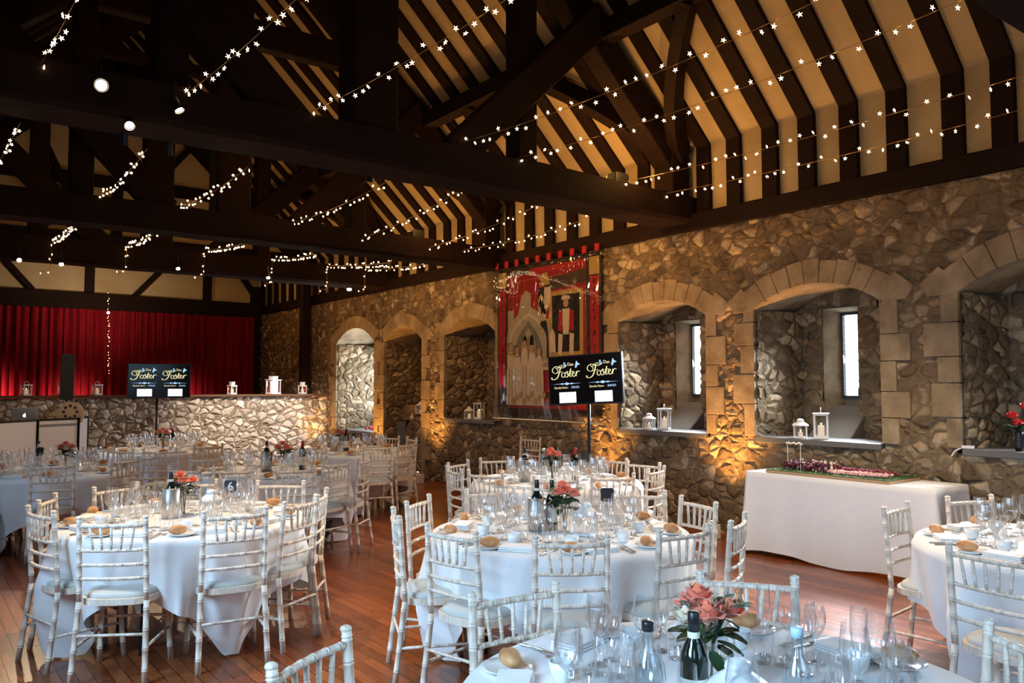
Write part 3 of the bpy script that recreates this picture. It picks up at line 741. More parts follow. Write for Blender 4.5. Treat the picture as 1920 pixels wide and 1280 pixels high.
# ================================================================== tables and cloths
TZ = .755
def table(tk):
    (cx, cy), R, wd, sh = TAB[tk]
    t = thing('round_table', 'round folding banquet table under the white cloth of ' + sh, 'table', (cx, cy, 0), 0, 'round banquet tables')
    MB().lathe([(R - .012, .722), (R, .727), (R, .742), (R - .01, .748)], 40).build('tabletop', M['rail'], t)
    for k in range(4):
        a = pi / 4 + k * pi / 2
        MB().tube([(.42 * cos(a), .42 * sin(a), .722), (.46 * cos(a), .46 * sin(a), 0)], .014, 8).build('leg', M['blackmetal'], t)
    rr = random.Random(ord(tk)); rot = {'A': .95, 'B': .35, 'C': .6, 'D': .2, 'E': .5}.get(tk, rr.uniform(0, 1.5))
    b = MB(); nu, nv = 220, 30; half = 1.13 if tk not in 'FGHI' else 1.2
    ph = [rr.uniform(0, 6.28) for _ in range(5)]
    for j in range(6):        # flat top
        for i in range(nu):
            th = 2 * pi * i / nu; r = (R + .004) * j / 5; b.v.append((r * cos(th), r * sin(th), TZ + rr.uniform(-.0005, .0005)))
    for j in range(1, nv + 1):
        f = j / nv
        for i in range(nu):
            th = 2 * pi * i / nu; a = th - rot
            ext = half / max(abs(cos(a)), abs(sin(a))) - R
            drop = min(ext, .752)
            corner = max(0.0, abs(sin(2 * a)) - .72) / .28
            s = drop * f; q = min(1, s / .45)
            wv = (.042 + .040 * f) * q * (1 - 1.3 * abs(sin((11 * th + ph[0] + .9 * sin(3 * th + ph[1])) / 2))) + (.024) * q * sin(17 * th + ph[2]) + .012 * q * sin(5 * th + ph[3])
            wv *= 1 + 1.2 * corner
            tuck = -.16 * corner * max(0, (s - .3) / .45) - .05 * q
            r = R + .006 + .02 * min(1, s / .03) + wv + tuck
            z = TZ - s - .004 * (1 - q)
            if z < .008: r += (.008 - z) * .8; z = .008 + .01 * abs(sin(19 * th))
            # cloth gathers sideways into the hanging corner
            sh_ = .045 * corner * q * sin(8 * a)
            b.v.append((r * cos(th + sh_), r * sin(th + sh_), z))
    for j in range(nv + 5):
        for i in range(nu):
            b.f.append((j * nu + i, j * nu + (i + 1) % nu, (j + 1) * nu + (i + 1) % nu, (j + 1) * nu + i)); b.m.append(0)
    o = b.build('tablecloth', M['linen'], smooth=True, loc=(cx, cy, 0))
    tag(o, 'white cloth draped over the ' + sh, 'tablecloth', 'white round tablecloths')
for tk in TAB: table(tk)
# ================================================================== tableware
def one(name, mats, fn, sm=True, bevel=0):
    b = MB(); fn(b); return b.build(name, mats, smooth=sm, bevel=bevel)
def wine(b, h=.225, r=.043, stem=.085, foot=.034):
    pr = [(foot, 0), (foot, .002), (.012, .006), (.004, .014), (.0035, stem), (.010, stem + .006), (r * .75, stem + .030), (r, stem + .062), (r * .98, stem + .085), (r * .80, h)]
    b.lathe(pr, 14, cap0=True, cap1=False)
PRO = {}
PRO['wine_glass'] = one('wine_glass', M['glass'], wine)
PRO['white_wine_glass'] = one('small_wine_glass', M['glass'], lambda b: wine(b, .185, .034, .075, .031))
PRO['flute'] = one('champagne_flute', M['glass'], lambda b: b.lathe([(.031, 0), (.031, .002), (.010, .006), (.0035, .012), (.0035, .075), (.012, .085), (.022, .12), (.0255, .17), (.023, .225)], 14, cap1=False))
PRO['tumbler'] = one('water_tumbler', M['glass'], lambda b: b.lathe([(.026, 0), (.028, .002), (.033, .05), (.036, .098)], 14, cap1=False))
PRO['plate'] = one('side_plate', M['china'], lambda b: b.lathe([(.045, 0), (.05, .003), (.062, .006), (.082, .014), (.0825, .016), (.060, .009), (.001, .007)], 26, cap1=False))
def roll(b):
    b.ball((0, 0, .026), (.058, .034, .028), 14, 8)
    b.v = [(x, y, z - .006 * math.exp(-(y / .006) ** 2) * (z > .03)) for x, y, z in b.v]
PRO['roll'] = one('bread_roll', M['bread'], roll)
def nap(b):
    for k, (s_, z) in enumerate(((.20, .0), (.194, .010), (.19, .019))):
        b.span(-s_ / 2, s_ / 2, -.055, .055 - k * .002, z, z + .0085)
PRO['napkin'] = one('folded_napkin', M['napkin'], nap, False, .004)
def knife(b):
    b.tube([(-.10, 0, .004), (-.02, 0, .005), (0, 0, .004)], [.0045, .0055, .004], 6)
    b.span(0, .11, -.009, .006, .003, .0045)
PRO['knife'] = one('table_knife', M['steel'], knife, False)
def fork(b):
    b.tube([(-.10, 0, .003), (.02, 0, .005), (.045, 0, .004)], [.0045, .0025, .003], 6); b.span(.04, .065, -.011, .011, .003, .005)
    for y in (-.009, -.003, .003, .009): b.span(.065, .10, y - .0014, y + .0014, .003, .005)
PRO['fork'] = one('table_fork', M['steel'], fork, False)
def cup(b):
    b.lathe([(.022, 0), (.024, .003), (.038, .03), (.041, .062), (.039, .062), (.034, .03), (.018, .008)], 18, cap1=True)
    b.tube([(.038, 0, .05), (.060, 0, .05), (.062, 0, .03), (.035, 0, .02)], .0035, 6)
PRO['cup'] = one('coffee_cup', M['china'], cup)
used = {k: False for k in PRO}
def put(kind, loc, rz, label, cat, group):
    o = PRO[kind]
    if used[kind]: o = o.copy(); COL.objects.link(o)
    used[kind] = True
    o.location = loc; o.rotation_euler = (0, 0, rz); tag(o, label, cat, group); return o
CLK = ['six', 'seven', 'eight', 'nine', 'ten', 'eleven', 'twelve', 'one', 'two', 'three', 'four', 'five']
GN = dict(wine_glass='large wine glass', white_wine_glass='small wine glass', flute='champagne flute', tumbler='water tumbler', plate='white side plate', roll='golden bread roll', napkin='folded white napkin', knife='table knife', fork='table fork', cup='white coffee cup')
GC = dict(wine_glass='wine glass', white_wine_glass='wine glass', flute='champagne glass', tumbler='glass', plate='plate', roll='bread roll', napkin='napkin', knife='knife', fork='fork', cup='cup')
def setting(tk, phi, clk, items, rr):
    (cx, cy), R, wd, sh = TAB[tk]
    rad = Vector((cos(phi), sin(phi))); tan = Vector((-rad.y, rad.x)); rz = phi + pi / 2
    z = TZ + .0015
    def at(r, s): p = Vector((cx, cy)) + rad * r + tan * s; return p
    for kd, r, s, dz, da in items:
        p = at(r + rr.uniform(-.012, .012), s + rr.uniform(-.012, .012))
        inner = kd.endswith('2'); kd = kd.rstrip('2')
        lab = ('inner ' if inner else '') + GN[kd] + ' at the ' + clk + " o'clock place of the " + sh
        put(kd, (p.x, p.y, z + dz), rz + da + rr.uniform(-.25, .25), lab, GC[kd], GN[kd] + 's on the tables')
FULL = [('plate', .66, -.17, 0, 0), ('roll', .66, -.17, .012, .3), ('napkin', .63, .0, 0, 0), ('knife', .64, .135, 0, pi / 2), ('fork', .63, .165, 0, pi / 2),
        ('wine_glass', .45, .10, 0, 0), ('white_wine_glass', .46, .02, 0, 0), ('flute', .40, .165, 0, 0), ('tumbler', .37, .06, 0, 0), ('cup', .48, -.10, 0, .7), ('wine_glass2', .34, -.02, 0, 0), ('tumbler2', .33, .13, 0, 0)]
FAR = [('plate', .66, -.15, 0, 0), ('roll', .66, -.15, .012, .3), ('napkin', .63, .05, 0, 0), ('wine_glass', .45, .10, 0, 0), ('white_wine_glass', .46, .02, 0, 0), ('flute', .40, .165, 0, 0), ('tumbler', .39, .07, 0, 0), ('wine_glass2', .34, -.02, 0, 0)]
for tk in TAB:
    (cx, cy), R, wd, sh = TAB[tk]; rr = random.Random(100 + ord(tk))
    cam_a = atan2(-cy, -cx)
    n = 9 if tk in 'ABC' else 8
    used_c = set()
    off = {'A': .22, 'B': .35, 'C': .1, 'D': .15, 'E': .3}.get(tk, .2)
    for k in range(n):
        phi = cam_a + off + 2 * pi * k / n
        x_, y_ = cx + .5 * cos(phi), cy + .5 * sin(phi)
        u_ = ((x_ * _R.x + y_ * _R.y) / (x_ * _F.x + y_ * _F.y)) * F_PX + 960
        if u_ > 2010 or (u_ < -90) or (tk == 'D' and (x_ * _F.x + y_ * _F.y) < 1.45): continue
        c = int(round((-(phi - cam_a)) / (2 * pi) * 12)) % 12
        while c in used_c: c = (c + 1) % 12
        used_c.add(c)
        items = FULL if tk in 'ABDE' else FAR
        if tk in 'AB' and k % 2: items = [i for i in items]
        setting(tk, phi, CLK[c], items, rr)
# ---- centrepieces
def rose(b, c, r, m, rr):
    c = Vector(c)
    for ring, (n, rad, h, op) in enumerate(((3, .22, .62, .1), (4, .42, .60, .25), (5, .66, .48, .45), (6, .90, .22, .75))):
        for k in range(n):
            a0 = 2 * pi * k / n + ring * .9 + rr.uniform(-.15, .15); wdt = pi / n * 1.45; vs = []
            for i in range(5):
                u = i / 4
                for j in range(5):
                    v = (j / 4 - .5) * 2; a = a0 + v * wdt * (.55 + .45 * sin(pi * min(1, u * .9 + .1)))
                    q = rad * (.45 + .55 * sin(u * pi / 2)) + op * .18 * u ** 3
                    z = -.45 + (h + .45) * u - .16 * (abs(v) ** 2.2) * u - op * .30 * u ** 4
                    vs.append(c + Vector((cos(a) * q, sin(a) * q, z)) * r)
            b.add(vs, [(i * 5 + j, i * 5 + j + 1, i * 5 + j + 6, i * 5 + j + 5) for i in range(4) for j in range(4)], m)
    b.ball(c, (r * .25, r * .25, r * .5), 8, 5, m)
def leaf(b, p, d, L, W, m):
    d = Vector(d).normalized(); r = d.cross(Vector((0, 0, 1))); r = r.normalized() if r.length > .01 else Vector((1, 0, 0)); u = r.cross(d)
    p = Vector(p); vs = []
    for i in range(6):
        t = i / 5; w_ = W * sin(pi * (t * .92 + .04)) ** .8; c = p + d * L * t + u * (-.25 * L * t * t)
        vs += [c - r * w_ + u * W * .25, c, c + r * w_ + u * W * .25]
    b.add(vs, [(i * 3 + j, i * 3 + j + 1, i * 3 + j + 4, i * 3 + j + 3) for i in range(5) for j in range(2)], m)
def posy(tk, dx, dy, sc=1.0, seed=1, label=''):
    (cx, cy), R, wd, sh = TAB[tk]; rr = random.Random(seed)
    t = thing('flower_vase', label, 'vase of flowers', (cx + dx, cy + dy, TZ + .002), rr.uniform(0, 3), 'coral rose centrepieces')
    MB().lathe([(.032, 0), (.034, .003), (.036, .06), (.030, .10), (.034, .15)], 16, cap1=False).build('vase', M['glass'], t, smooth=True)
    b = MB()
    for k in range(7):
        a = rr.uniform(0, 6.28); b.tube([(.012 * cos(a), .012 * sin(a), .01), (.018 * cos(a + 1), .018 * sin(a + 1), .14), (.05 * cos(a + 1), .05 * sin(a + 1), .22)], .003, 5)
    b.build('stem', M['leaf'], t, smooth=True)
    heads = [(.055, 0, .245, .050, 0), (-.045, .035, .25, .048, 0), (-.02, -.055, .24, .045, 0), (.01, .02, .285, .042, 0), (.0, .065, .235, .040, 1), (.07, -.055, .22, .03, 1)]
    for hx, hy, hz, hr, mm in heads:
        b = MB(); rose(b, (hx * sc, hy * sc, hz), hr * sc, 0, rr); b.build('rose', M['petal_cream' if mm else 'petal'], t, smooth=True)
    b = MB()
    for k in range(26):
        a = rr.uniform(0, 6.28); leaf(b, (.03 * cos(a), .03 * sin(a), rr.uniform(.12, .22)), (cos(a), sin(a), rr.uniform(-.3, .6)), rr.uniform(.05, .09), rr.uniform(.020, .034), 0)
    b.build('foliage', M['leaf'], t, smooth=True)
    b = MB()
    for k in range(14):
        a = rr.uniform(0, 6.28); q = rr.uniform(.04, .1); b.tube([(.02 * cos(a), .02 * sin(a), .18), (q * cos(a), q * sin(a), rr.uniform(.24, .31))], .0015, 4); leaf(b, (q * cos(a), q * sin(a), .25), (cos(a), sin(a), .5), .04, .014, 0)
    b.build('sprig', M['eucalypt'], t, smooth=True)
    return t
def bottle_prof(r=.037, h=.30, neck=.014):
    return [(r * .96, 0), (r, .006), (r, h * .60), (r * .92, h * .66), (neck * 1.5, h * .76), (neck, h * .80), (neck, h * .985), (neck * .9, h)]
def bottle(x, y, z, label, cat, body, cap, band=None, cooler=False, sc=1.0, group='bottles on the tables'):
    t = thing('wine_bottle' if body is not M['palewater'] else 'water_bottle', label, cat, (x, y, z), 0, group)
    MB().lathe(bottle_prof(.037 * sc, .30 * sc), 18).build('bottle_body', body, t, smooth=True)
    n = .0150 * sc
    cz_ = .280 if body is M['palewater'] else .240
    MB().lathe([(n, cz_ * sc), (n, .302 * sc), (n * .9, .304 * sc)], 14).build('cap', cap, t, smooth=True)
    if band is not None: MB().lathe([(n + .0012, .238 * sc), (n + .0012, .254 * sc)], 14, cap0=False, cap1=False).build('neck_band', band, t, smooth=True)
    if not cooler: MB().lathe([(.0378 * sc, .05 * sc), (.0378 * sc, .14 * sc)], 18, cap0=False, cap1=False).build('label', M['label'], t, smooth=True)
    return t
def cooler(x, y, z, label):
    t = thing('wine_cooler', label, 'wine cooler', (x, y, z), 0, 'steel wine coolers on the tables')
    MB().lathe([(.056, 0), (.058, .002), (.058, .198), (.055, .20), (.052, .198), (.052, .006)], 28).build('cooler_wall', M['steel'], t, smooth=True)
def small_lantern(x, y, z, label, rz=0.0, sc=1.0, grp='small white candle lanterns'):
    t = thing('candle_lantern', label, 'lantern', (x, y, z), rz, grp); W_ = M['whitemetal']
    w_, h = .052 * sc, .10 * sc
    MB().box((0, 0, .006), (w_ * 2.15, w_ * 2.15, .012)).build('base', W_, t, bevel=.002)
    b = MB()
    for sx in (-1, 1):
        for sy in (-1, 1): b.box((sx * w_, sy * w_, .012 + h / 2), (.007, .007, h))
    for k in (-1, 1): b.box((0, k * w_, .012 + h * .5), (.004, .004, h)); b.box((k * w_, 0, .012 + h * .5), (.004, .004, h))
    b.build('frame', W_, t)
    MB().lathe([(w_ * 1.42, .012 + h), (w_ * 1.42, .02 + h), (w_ * 1.25, .03 + h), (w_ * .6, .055 + h), (w_ * .55, .058 + h), (w_ * .62, .064 + h), (w_ * .55, .078 + h), (w_ * .2, .088 + h)], 20).build('lid', W_, t, smooth=True)
    b = MB()
    for k, (dx, dy) in enumerate(((1, 0), (-1, 0), (0, 1), (0, -1))): b.box((dx * w_ * .96, dy * w_ * .96, .012 + h / 2), (.001 if dx else w_ * 1.9, .001 if dy else w_ * 1.9, h))
    b.build('lantern_pane', M['pane_glass'], t)
    c = MB().lathe([(.020 * sc, .012), (.020 * sc, .012 + h * .45)], 14).build('candle', M['candle'], t, smooth=True)
    MB().ball((0, 0, .012 + h * .45 + .012), (.004, .004, .010), 8, 6).build('flame', M['flame'], c, smooth=True)
    return t
def tall_lantern(x, y, z, label, h=.22, w_=.065, rz=0.0, handle=True, top=False, grp='tall white candle lanterns'):
    t = thing('candle_lantern', label, 'lantern', (x, y, z), rz, grp); W_ = M['whitemetal']
    MB().box((0, 0, .009), (w_ * 2.3, w_ * 2.3, .018)).build('base', W_, t, bevel=.003)
    b = MB()
    for sx in (-1, 1):
        for sy in (-1, 1): b.box((sx * w_, sy * w_, .018 + h / 2), (.012, .012, h))
    for k in (-1, 1):
        for q in (.018 + .006, .018 + h - .006): b.box((0, k * w_, q), (w_ * 2, .010, .012)); b.box((k * w_, 0, q), (.010, w_ * 2, .012))
    b.build('frame', W_, t)
    lid = MB()
    if top: lid.box((0, 0, .018 + h + .008), (w_ * 2.5, w_ * 2.5, .016)); lid.box((0, 0, .018 + h + .045), (w_ * 1.3, w_ * 1.3, .06)); lid.box((0, 0, .018 + h + .08), (w_ * 1.5, w_ * 1.5, .012))
    else: lid.box((0, 0, .018 + h + .006), (w_ * 2.55, w_ * 2.55, .012))
    lid.build('lid', W_, t, bevel=.003)
    if handle:
        zt = .018 + h + (.09 if top else .012); r_ = w_ * .62
        MB().tube([(r_ * cos(a), 0, zt + r_ * 1.35 * sin(a)) for a in [pi * k / 12 for k in range(13)]], .0035, 6).build('handle', W_, t, smooth=True)
    b = MB()
    for dx, dy in ((1, 0), (-1, 0), (0, 1), (0, -1)): b.box((dx * w_ * .97, dy * w_ * .97, .018 + h / 2), (.001 if dx else w_ * 1.9, .001 if dy else w_ * 1.9, h))
    b.build('lantern_pane', M['pane_glass'], t)
    c = MB().lathe([(.032, .018), (.032, .018 + h * .5)], 16).build('candle', M['candle'], t, smooth=True)
    MB().ball((0, 0, .018 + h * .5 + .014), (.005, .005, .013), 8, 6).build('flame', M['flame'], c, smooth=True)
    return t
def glyph(txt, size, name, m, parent, loc, rot, extrude=.0005, shear=0.0, align='CENTER', sx=1.0):
    cu = bpy.data.curves.new(name, 'FONT'); cu.body = txt; cu.size = size; cu.extrude = extrude; cu.align_x = align; cu.align_y = 'CENTER'; cu.shear = shear
    tmp = bpy.data.objects.new(name, cu); me = bpy.data.meshes.new_from_object(tmp); bpy.data.objects.remove(tmp); bpy.data.curves.remove(cu)
    me.materials.clear(); me.materials.append(m); o = bpy.data.objects.new(name, me); COL.objects.link(o); o.parent = parent; o.location = loc; o.rotation_euler = rot; o.scale = (sx, 1, 1); return o
M['chalk'] = mat('white_lettering', (.85, .85, .82), .7)
def number_sign(x, y, z, txt, label, rz):
    t = thing('table_number_sign', label, 'table sign', (x, y, z), rz, 'black table number signs')
    MB().box((0, 0, .006), (.06, .05, .012)).build('stand', M['whitemetal'], t, bevel=.002)
    MB().tube([(0, 0, .01), (0, 0, .175)], .003, 6).build('stem', M['whitemetal'], t)
    b = MB(); b.prism([(-.032, .17), (.026, .17), (.036, .182), (.04, .245), (.03, .255), (-.034, .255), (-.044, .245), (-.042, .182)], -.003, .003, 'y'); b.build('board', M['black'], t, bevel=.001)
    if txt: glyph(txt, .08, 'digit', M['chalk'], t, (-.001, -.0042, .212), (pi / 2, 0, 0))
    return t
def toL(tk, u, v):     # place on a table top seen at (u, v)
    p = ground(u, v, TZ); return p.x, p.y
camrz = -YAW
def cen(tk, dx, dy):
    (cx, cy) = TAB[tk][0]; return cx + dx * _R.x + dy * sin(YAW), cy + dx * _R.y + dy * cos(YAW)
def relpos(tk, dx, dy):
    x, y = cen(tk, dx, dy); return x - TAB[tk][0][0], y - TAB[tk][0][1]
Z = TZ + .002
# table B
x, y = cen('B', -.14, .02); cooler(x, y, Z, 'steel wine cooler beside the coral roses on the centre round table')
bottle(x, y, Z + .006, 'dark wine bottle standing in the steel cooler on the centre table', 'bottle', M['bottle'], M['capblack'], M['label'], True)
x, y = cen('B', -.045, .05); bottle(x, y, Z, 'dark wine bottle just right of the cooler on the centre table', 'bottle', M['bottle'], M['capblack'])
posy('B', *relpos('B', .03, -.03), 1.0, 3, 'coral and cream roses in a glass vase on the centre round table')
x, y = cen('B', .15, -.12); small_lantern(x, y, Z, 'small white candle lantern right of the roses on the centre table', .5, 1.05)
x, y = cen('B', .30, .05); number_sign(x, y, Z, '', 'black table sign hung with a lace heart on the centre table', camrz)
# table A
x, y = cen('A', -.10, .02); cooler(x, y, Z, 'steel wine cooler on the left table with the number six')
bottle(x, y, Z + .006, 'dark champagne bottle in the cooler on the left number six table', 'bottle', M['bottle'], M['capblack'], M['label'], True)
posy('A', *relpos('A', -.06, .13), 1.0, 5, 'coral roses behind the bottle on the left table with number six')
x, y = cen('A', .31, .0); number_sign(x, y, Z, '6', 'black sign with the number six on the left round table', camrz)
x, y = cen('A', .16, .05); small_lantern(x, y, Z, 'small candle lantern on the left table near the number six', .3)
# table C
x, y = cen('C', -.30, .0); cooler(x, y, Z, 'steel wine cooler on the table behind the centre one')
bottle(x, y, Z + .006, 'dark wine bottle in the cooler on the table behind the centre', 'bottle', M['bottle'], M['capblack'], M['label'], True)
x, y = cen('C', -.12, .05); bottle(x, y, Z, 'clear water bottle beside the roses on the table behind the centre', 'bottle', M['palewater'], M['whitemetal'])
x, y = cen('C', .18, .08); bottle(x, y, Z, 'wine bottle with red foil on the table behind the centre', 'bottle', M['bottle'], M['foil_red'])
posy('C', *relpos('C', -.03, .12), 1.0, 8, 'pink roses in a vase on the table behind the centre one')
x, y = cen('C', .28, .1); number_sign(x, y, Z, '', 'black table sign on the table behind the centre one', camrz)
# table D (nearest)
x, y = ground(1300, 1150, TZ + .3).x, ground(1300, 1150, TZ + .3).y
bottle(x, y, Z, 'dark wine bottle with a pale neck band on the nearest table', 'bottle', M['bottle'], M['capblack'], M['label'])
p = ground(1335, 1150, TZ + .25); posy('D', p.x - TAB['D'][0][0] + .05, p.y - TAB['D'][0][1] + .06, 1.15, 11, 'large coral roses and dark leaves in a vase on the nearest table')
p = ground(1214, 1168, TZ + .3); bottle(p.x, p.y, Z, 'clear water bottle with a black cap left of the nearest roses', 'bottle', M['palewater'], M['capblack'], None, True)
p = ground(1494, 1180, TZ + .3); bottle(p.x, p.y, Z, 'clear water bottle with a pale blue cap right of the nearest roses', 'bottle', M['palewater'], mat('pale_blue_cap', (.45, .62, .72), .4), None, True)
p = ground(1385, 1300, TZ + .11); small_lantern(p.x, p.y, Z, 'round topped pale lantern in front of the nearest roses', .2, 1.1)
# table F, G, H, I
x, y = cen('F', -.20, .1); bottle(x, y, Z, 'blue capped bottle in front of the DJ booth on the far left table', 'bottle', M['palewater'], M['capblack'], M['label'])
posy('F', *relpos('F', .10, .1), 1.0, 15, 'dark leaved posy with coral roses on the far left booth table')
x, y = cen('F', -.07, -.1); number_sign(x, y, Z, '', 'black table sign on the far left booth table', camrz)
x, y = cen('G', -.07, .1); cooler(x, y, Z, 'steel wine cooler on the table behind the number six table')
bottle(x, y, Z + .006, 'dark wine bottle in the cooler on the table behind number six', 'bottle', M['bottle'], M['capblack'], M['label'], True)
posy('G', *relpos('G', .09, .15), 1.0, 18, 'coral roses in front of the pale stage wall behind number six table')
x, y = cen('G', .28, .2); bottle(x, y, Z, 'dark bottle with red foil on the table behind number six', 'bottle', M['bottle'], M['foil_red'])
posy('H', *relpos('H', -.05, .1), 1.0, 21, 'coral roses on the farthest table, under the left screen')
x, y = cen('H', .12, .0); bottle(x, y, Z, 'small dark bottle on the farthest table by the stage wall', 'bottle', M['bottle'], M['foil_red'])
x, y = cen('I', -.25, .05); cooler(x, y, Z, 'steel wine cooler on the far doorway side table')
posy('I', *relpos('I', -.20, .15), .9, 24, 'coral posy on the far doorway side table')
x, y = cen('I', -.08, .0); bottle(x, y, Z, 'dark wine bottle on the far table before the pale window recess', 'bottle', M['bottle'], M['capblack'])
for tk, dx, dy in (('G', .22, -.05), ('I', .1, -.1), ('H', .2, -.1), ('C', .08, -.15), ('F', .3, 0)):
    x, y = cen(tk, dx, dy); small_lantern(x, y, Z, 'small white candle lantern on the ' + TAB[tk][3], .4)
# ================================================================== lanterns on sills and rail
def nose(xf, dy, sc=1): pass
for yb, nm in ((4.84, 'the right hand slit window'), (6.98, 'the slit window beside the screen'), (11.0, 'the recess left of the tapestry')):
    tall_lantern(XR + .13, yb - .10, 1.102, 'tall white lantern with a handle on the sill of ' + nm, h=.235, w_=.062, rz=.5)
    small_lantern(XR + .07, yb + .10, 1.102, 'small round lidded white lantern on the sill of ' + nm, .5, 1.15)
small_lantern(XR + .3, 13.2, 1.33, 'small white lantern in the dark doorway recess', .2, 1.2) if False else None
o = MB().span(XR + .18, XR + .62, 12.98, 13.45, 1.08, 1.125).build('wooden_ledge', M['rail'], bevel=.004); tag(o, 'dark wooden ledge inside the stone doorway recess', 'ledge')
o['kind'] = 'structure'
small_lantern(XR + .34, 13.1, 1.127, 'small glowing white lantern on the ledge in the stone doorway', .2, 1.4)
o = MB()
o.grid(lambda u, v: (XR + .06 + .05 * sin(9 * u), 12.86 + .16 * u - .05 * v, .92 + .22 * u * (1 - .3 * v) + .30 * (1 - v) * (1 - u) * .4), 10, 8)
o = o.build('draped_cloth', M['napkin'], smooth=True); tag(o, 'white cloth draped over the parapet in the stone doorway', 'cloth')
RY = 16.56
for x, kw, lab in ((1.79, dict(h=.17, w_=.062), 'white handled lantern at the left end of the stage rail'), (2.36, dict(h=.20, w_=.06), 'white lantern half hidden behind the black speaker on the rail'),
                   (2.92, dict(h=.17, w_=.062), 'white handled lantern on the stage rail right of the black speaker'),
                   (5.40, dict(h=.15, w_=.06, handle=False, top=True), 'white lantern on the stage rail in front of the red curtain'),
                   (6.26, dict(h=.27, w_=.10, handle=False, top=True), 'largest white lantern on the stage rail'),
                   (6.90, dict(h=.15, w_=.058, handle=False, top=True), 'white lantern on the rail beside the dark post')):
    tall_lantern(x, RY, 1.472, lab, rz=.3, **kw)
for x, lab in ((6.74, 'black pot left of the lantern by the dark post'), (7.04, 'dark glass jar right of the lantern by the post')):
    b = MB().lathe([(.035, 0), (.038, .004), (.04, .12), (.036, .13)], 14, c=(x, RY + .02, 1.472)); tag(b.build('dark_pot', M['black'], smooth=True), lab, 'pot')
# flowers and cable at the right hand recess
t = thing('flower_vase', 'red flowers in a dark vase on the sill at the right edge', 'vase of flowers', (XR + .05, 2.86, 1.102))
MB().lathe([(.03, 0), (.04, .04), (.03, .12), (.034, .16)], 14).build('vase', M['black'], t, smooth=True)
red = mat('red_petal', (.75, .05, .05), .6); rr = random.Random(4)
for hx, hy, hz in ((0, .05, .30), (.02, -.05, .38), (-.03, 0, .24)):
    b = MB(); rose(b, (hx, hy, hz), .055, 0, rr); b.build('bloom', red, t, smooth=True)
b = MB()
for k in range(16):
    a = rr.uniform(0, 6.28); leaf(b, (0, 0, rr.uniform(.12, .2)), (cos(a), sin(a), .8), .14, .03, 0)
b.build('foliage', M['leaf'], t, smooth=True)
b = MB(); b.box((XR - .02, 3.24, 1.115), (.05, .09, .025)).tube([(XR - .02, 3.28, 1.112), (XR - .06, 3.33, 1.08), (XR - .068, 3.36, 1.03)], .008, 6)
tag(b.build('cable_connector', M['whitemetal'], bevel=.003), 'white cable connector lying on the sill at the right', 'connector')
b = MB()
for q in range(7): b.ball((XR + .2 + .05 * (q % 3), 14.75 + .05 * q, .775 + .02 * (q % 2)), .03, 8, 6)
tag(b.build('sill_posy', red, smooth=True), 'small red flowers on the sill of the pale window recess', 'flowers')
# ================================================================== screens
SCR = mat('screen_glass', (.006, .006, .008), .12, spec=.25)
GOLD = mat('screen_gold_letters', (.1, .1, .05), emit=(.95, .85, .45), es=1.0)
ICE = mat('screen_blue_letters', (.05, .08, .1), emit=(.45, .72, 1.0), es=1.0)
WHT = mat('screen_white_box', (.5, .5, .5), emit=(.88, .93, 1.0), es=1.0)
def smooth_path(pts, n=5):
    P = [Vector((x, 0, z)) for x, z in pts]; out = []
    for i in range(len(P) - 1):
        a, b_, c, d = P[max(i - 1, 0)], P[i], P[i + 1], P[min(i + 2, len(P) - 1)]
        for k in range(n):
            t = k / n; out.append(.5 * ((2 * b_) + (c - a) * t + (2 * a - 5 * b_ + 4 * c - d) * t * t + (3 * b_ - a - 3 * c + d) * t ** 3))
    return out + [P[-1]]
STROKES = [([(.06, .50), (.0, .62), (.03, .80), (.16, .92), (.30, .86), (.45, .80), (.58, .88), (.60, .96)], 1.0), ([(.36, .86), (.33, .66), (.28, .40), (.20, .16), (.08, .06), (-.03, .10), (-.03, .20)], 1.4),
           ([(.06, .50), (.16, .46), (.24, .60), (.22, .76)], .8), ([(.20, .48), (.32, .52), (.44, .56)], .8),
           ([(.50, .48), (.42, .44), (.40, .26), (.47, .18), (.54, .28), (.54, .44), (.50, .48), (.58, .44)], 1.0), ([(.58, .44), (.64, .56), (.66, .40), (.68, .26), (.62, .18), (.56, .22)], 1.1),
           ([(.66, .24), (.74, .40), (.80, .72), (.77, .40), (.76, .22), (.84, .24)], 1.1), ([(.72, .52), (.80, .55), (.86, .54)], .8),
           ([(.84, .32), (.93, .42), (.93, .52), (.87, .50), (.86, .30), (.93, .20), (1.0, .30)], 1.0), ([(1.0, .30), (1.05, .52), (1.04, .40), (1.02, .22)], 1.1), ([(1.05, .42), (1.12, .54), (1.18, .50)], 1.0)]
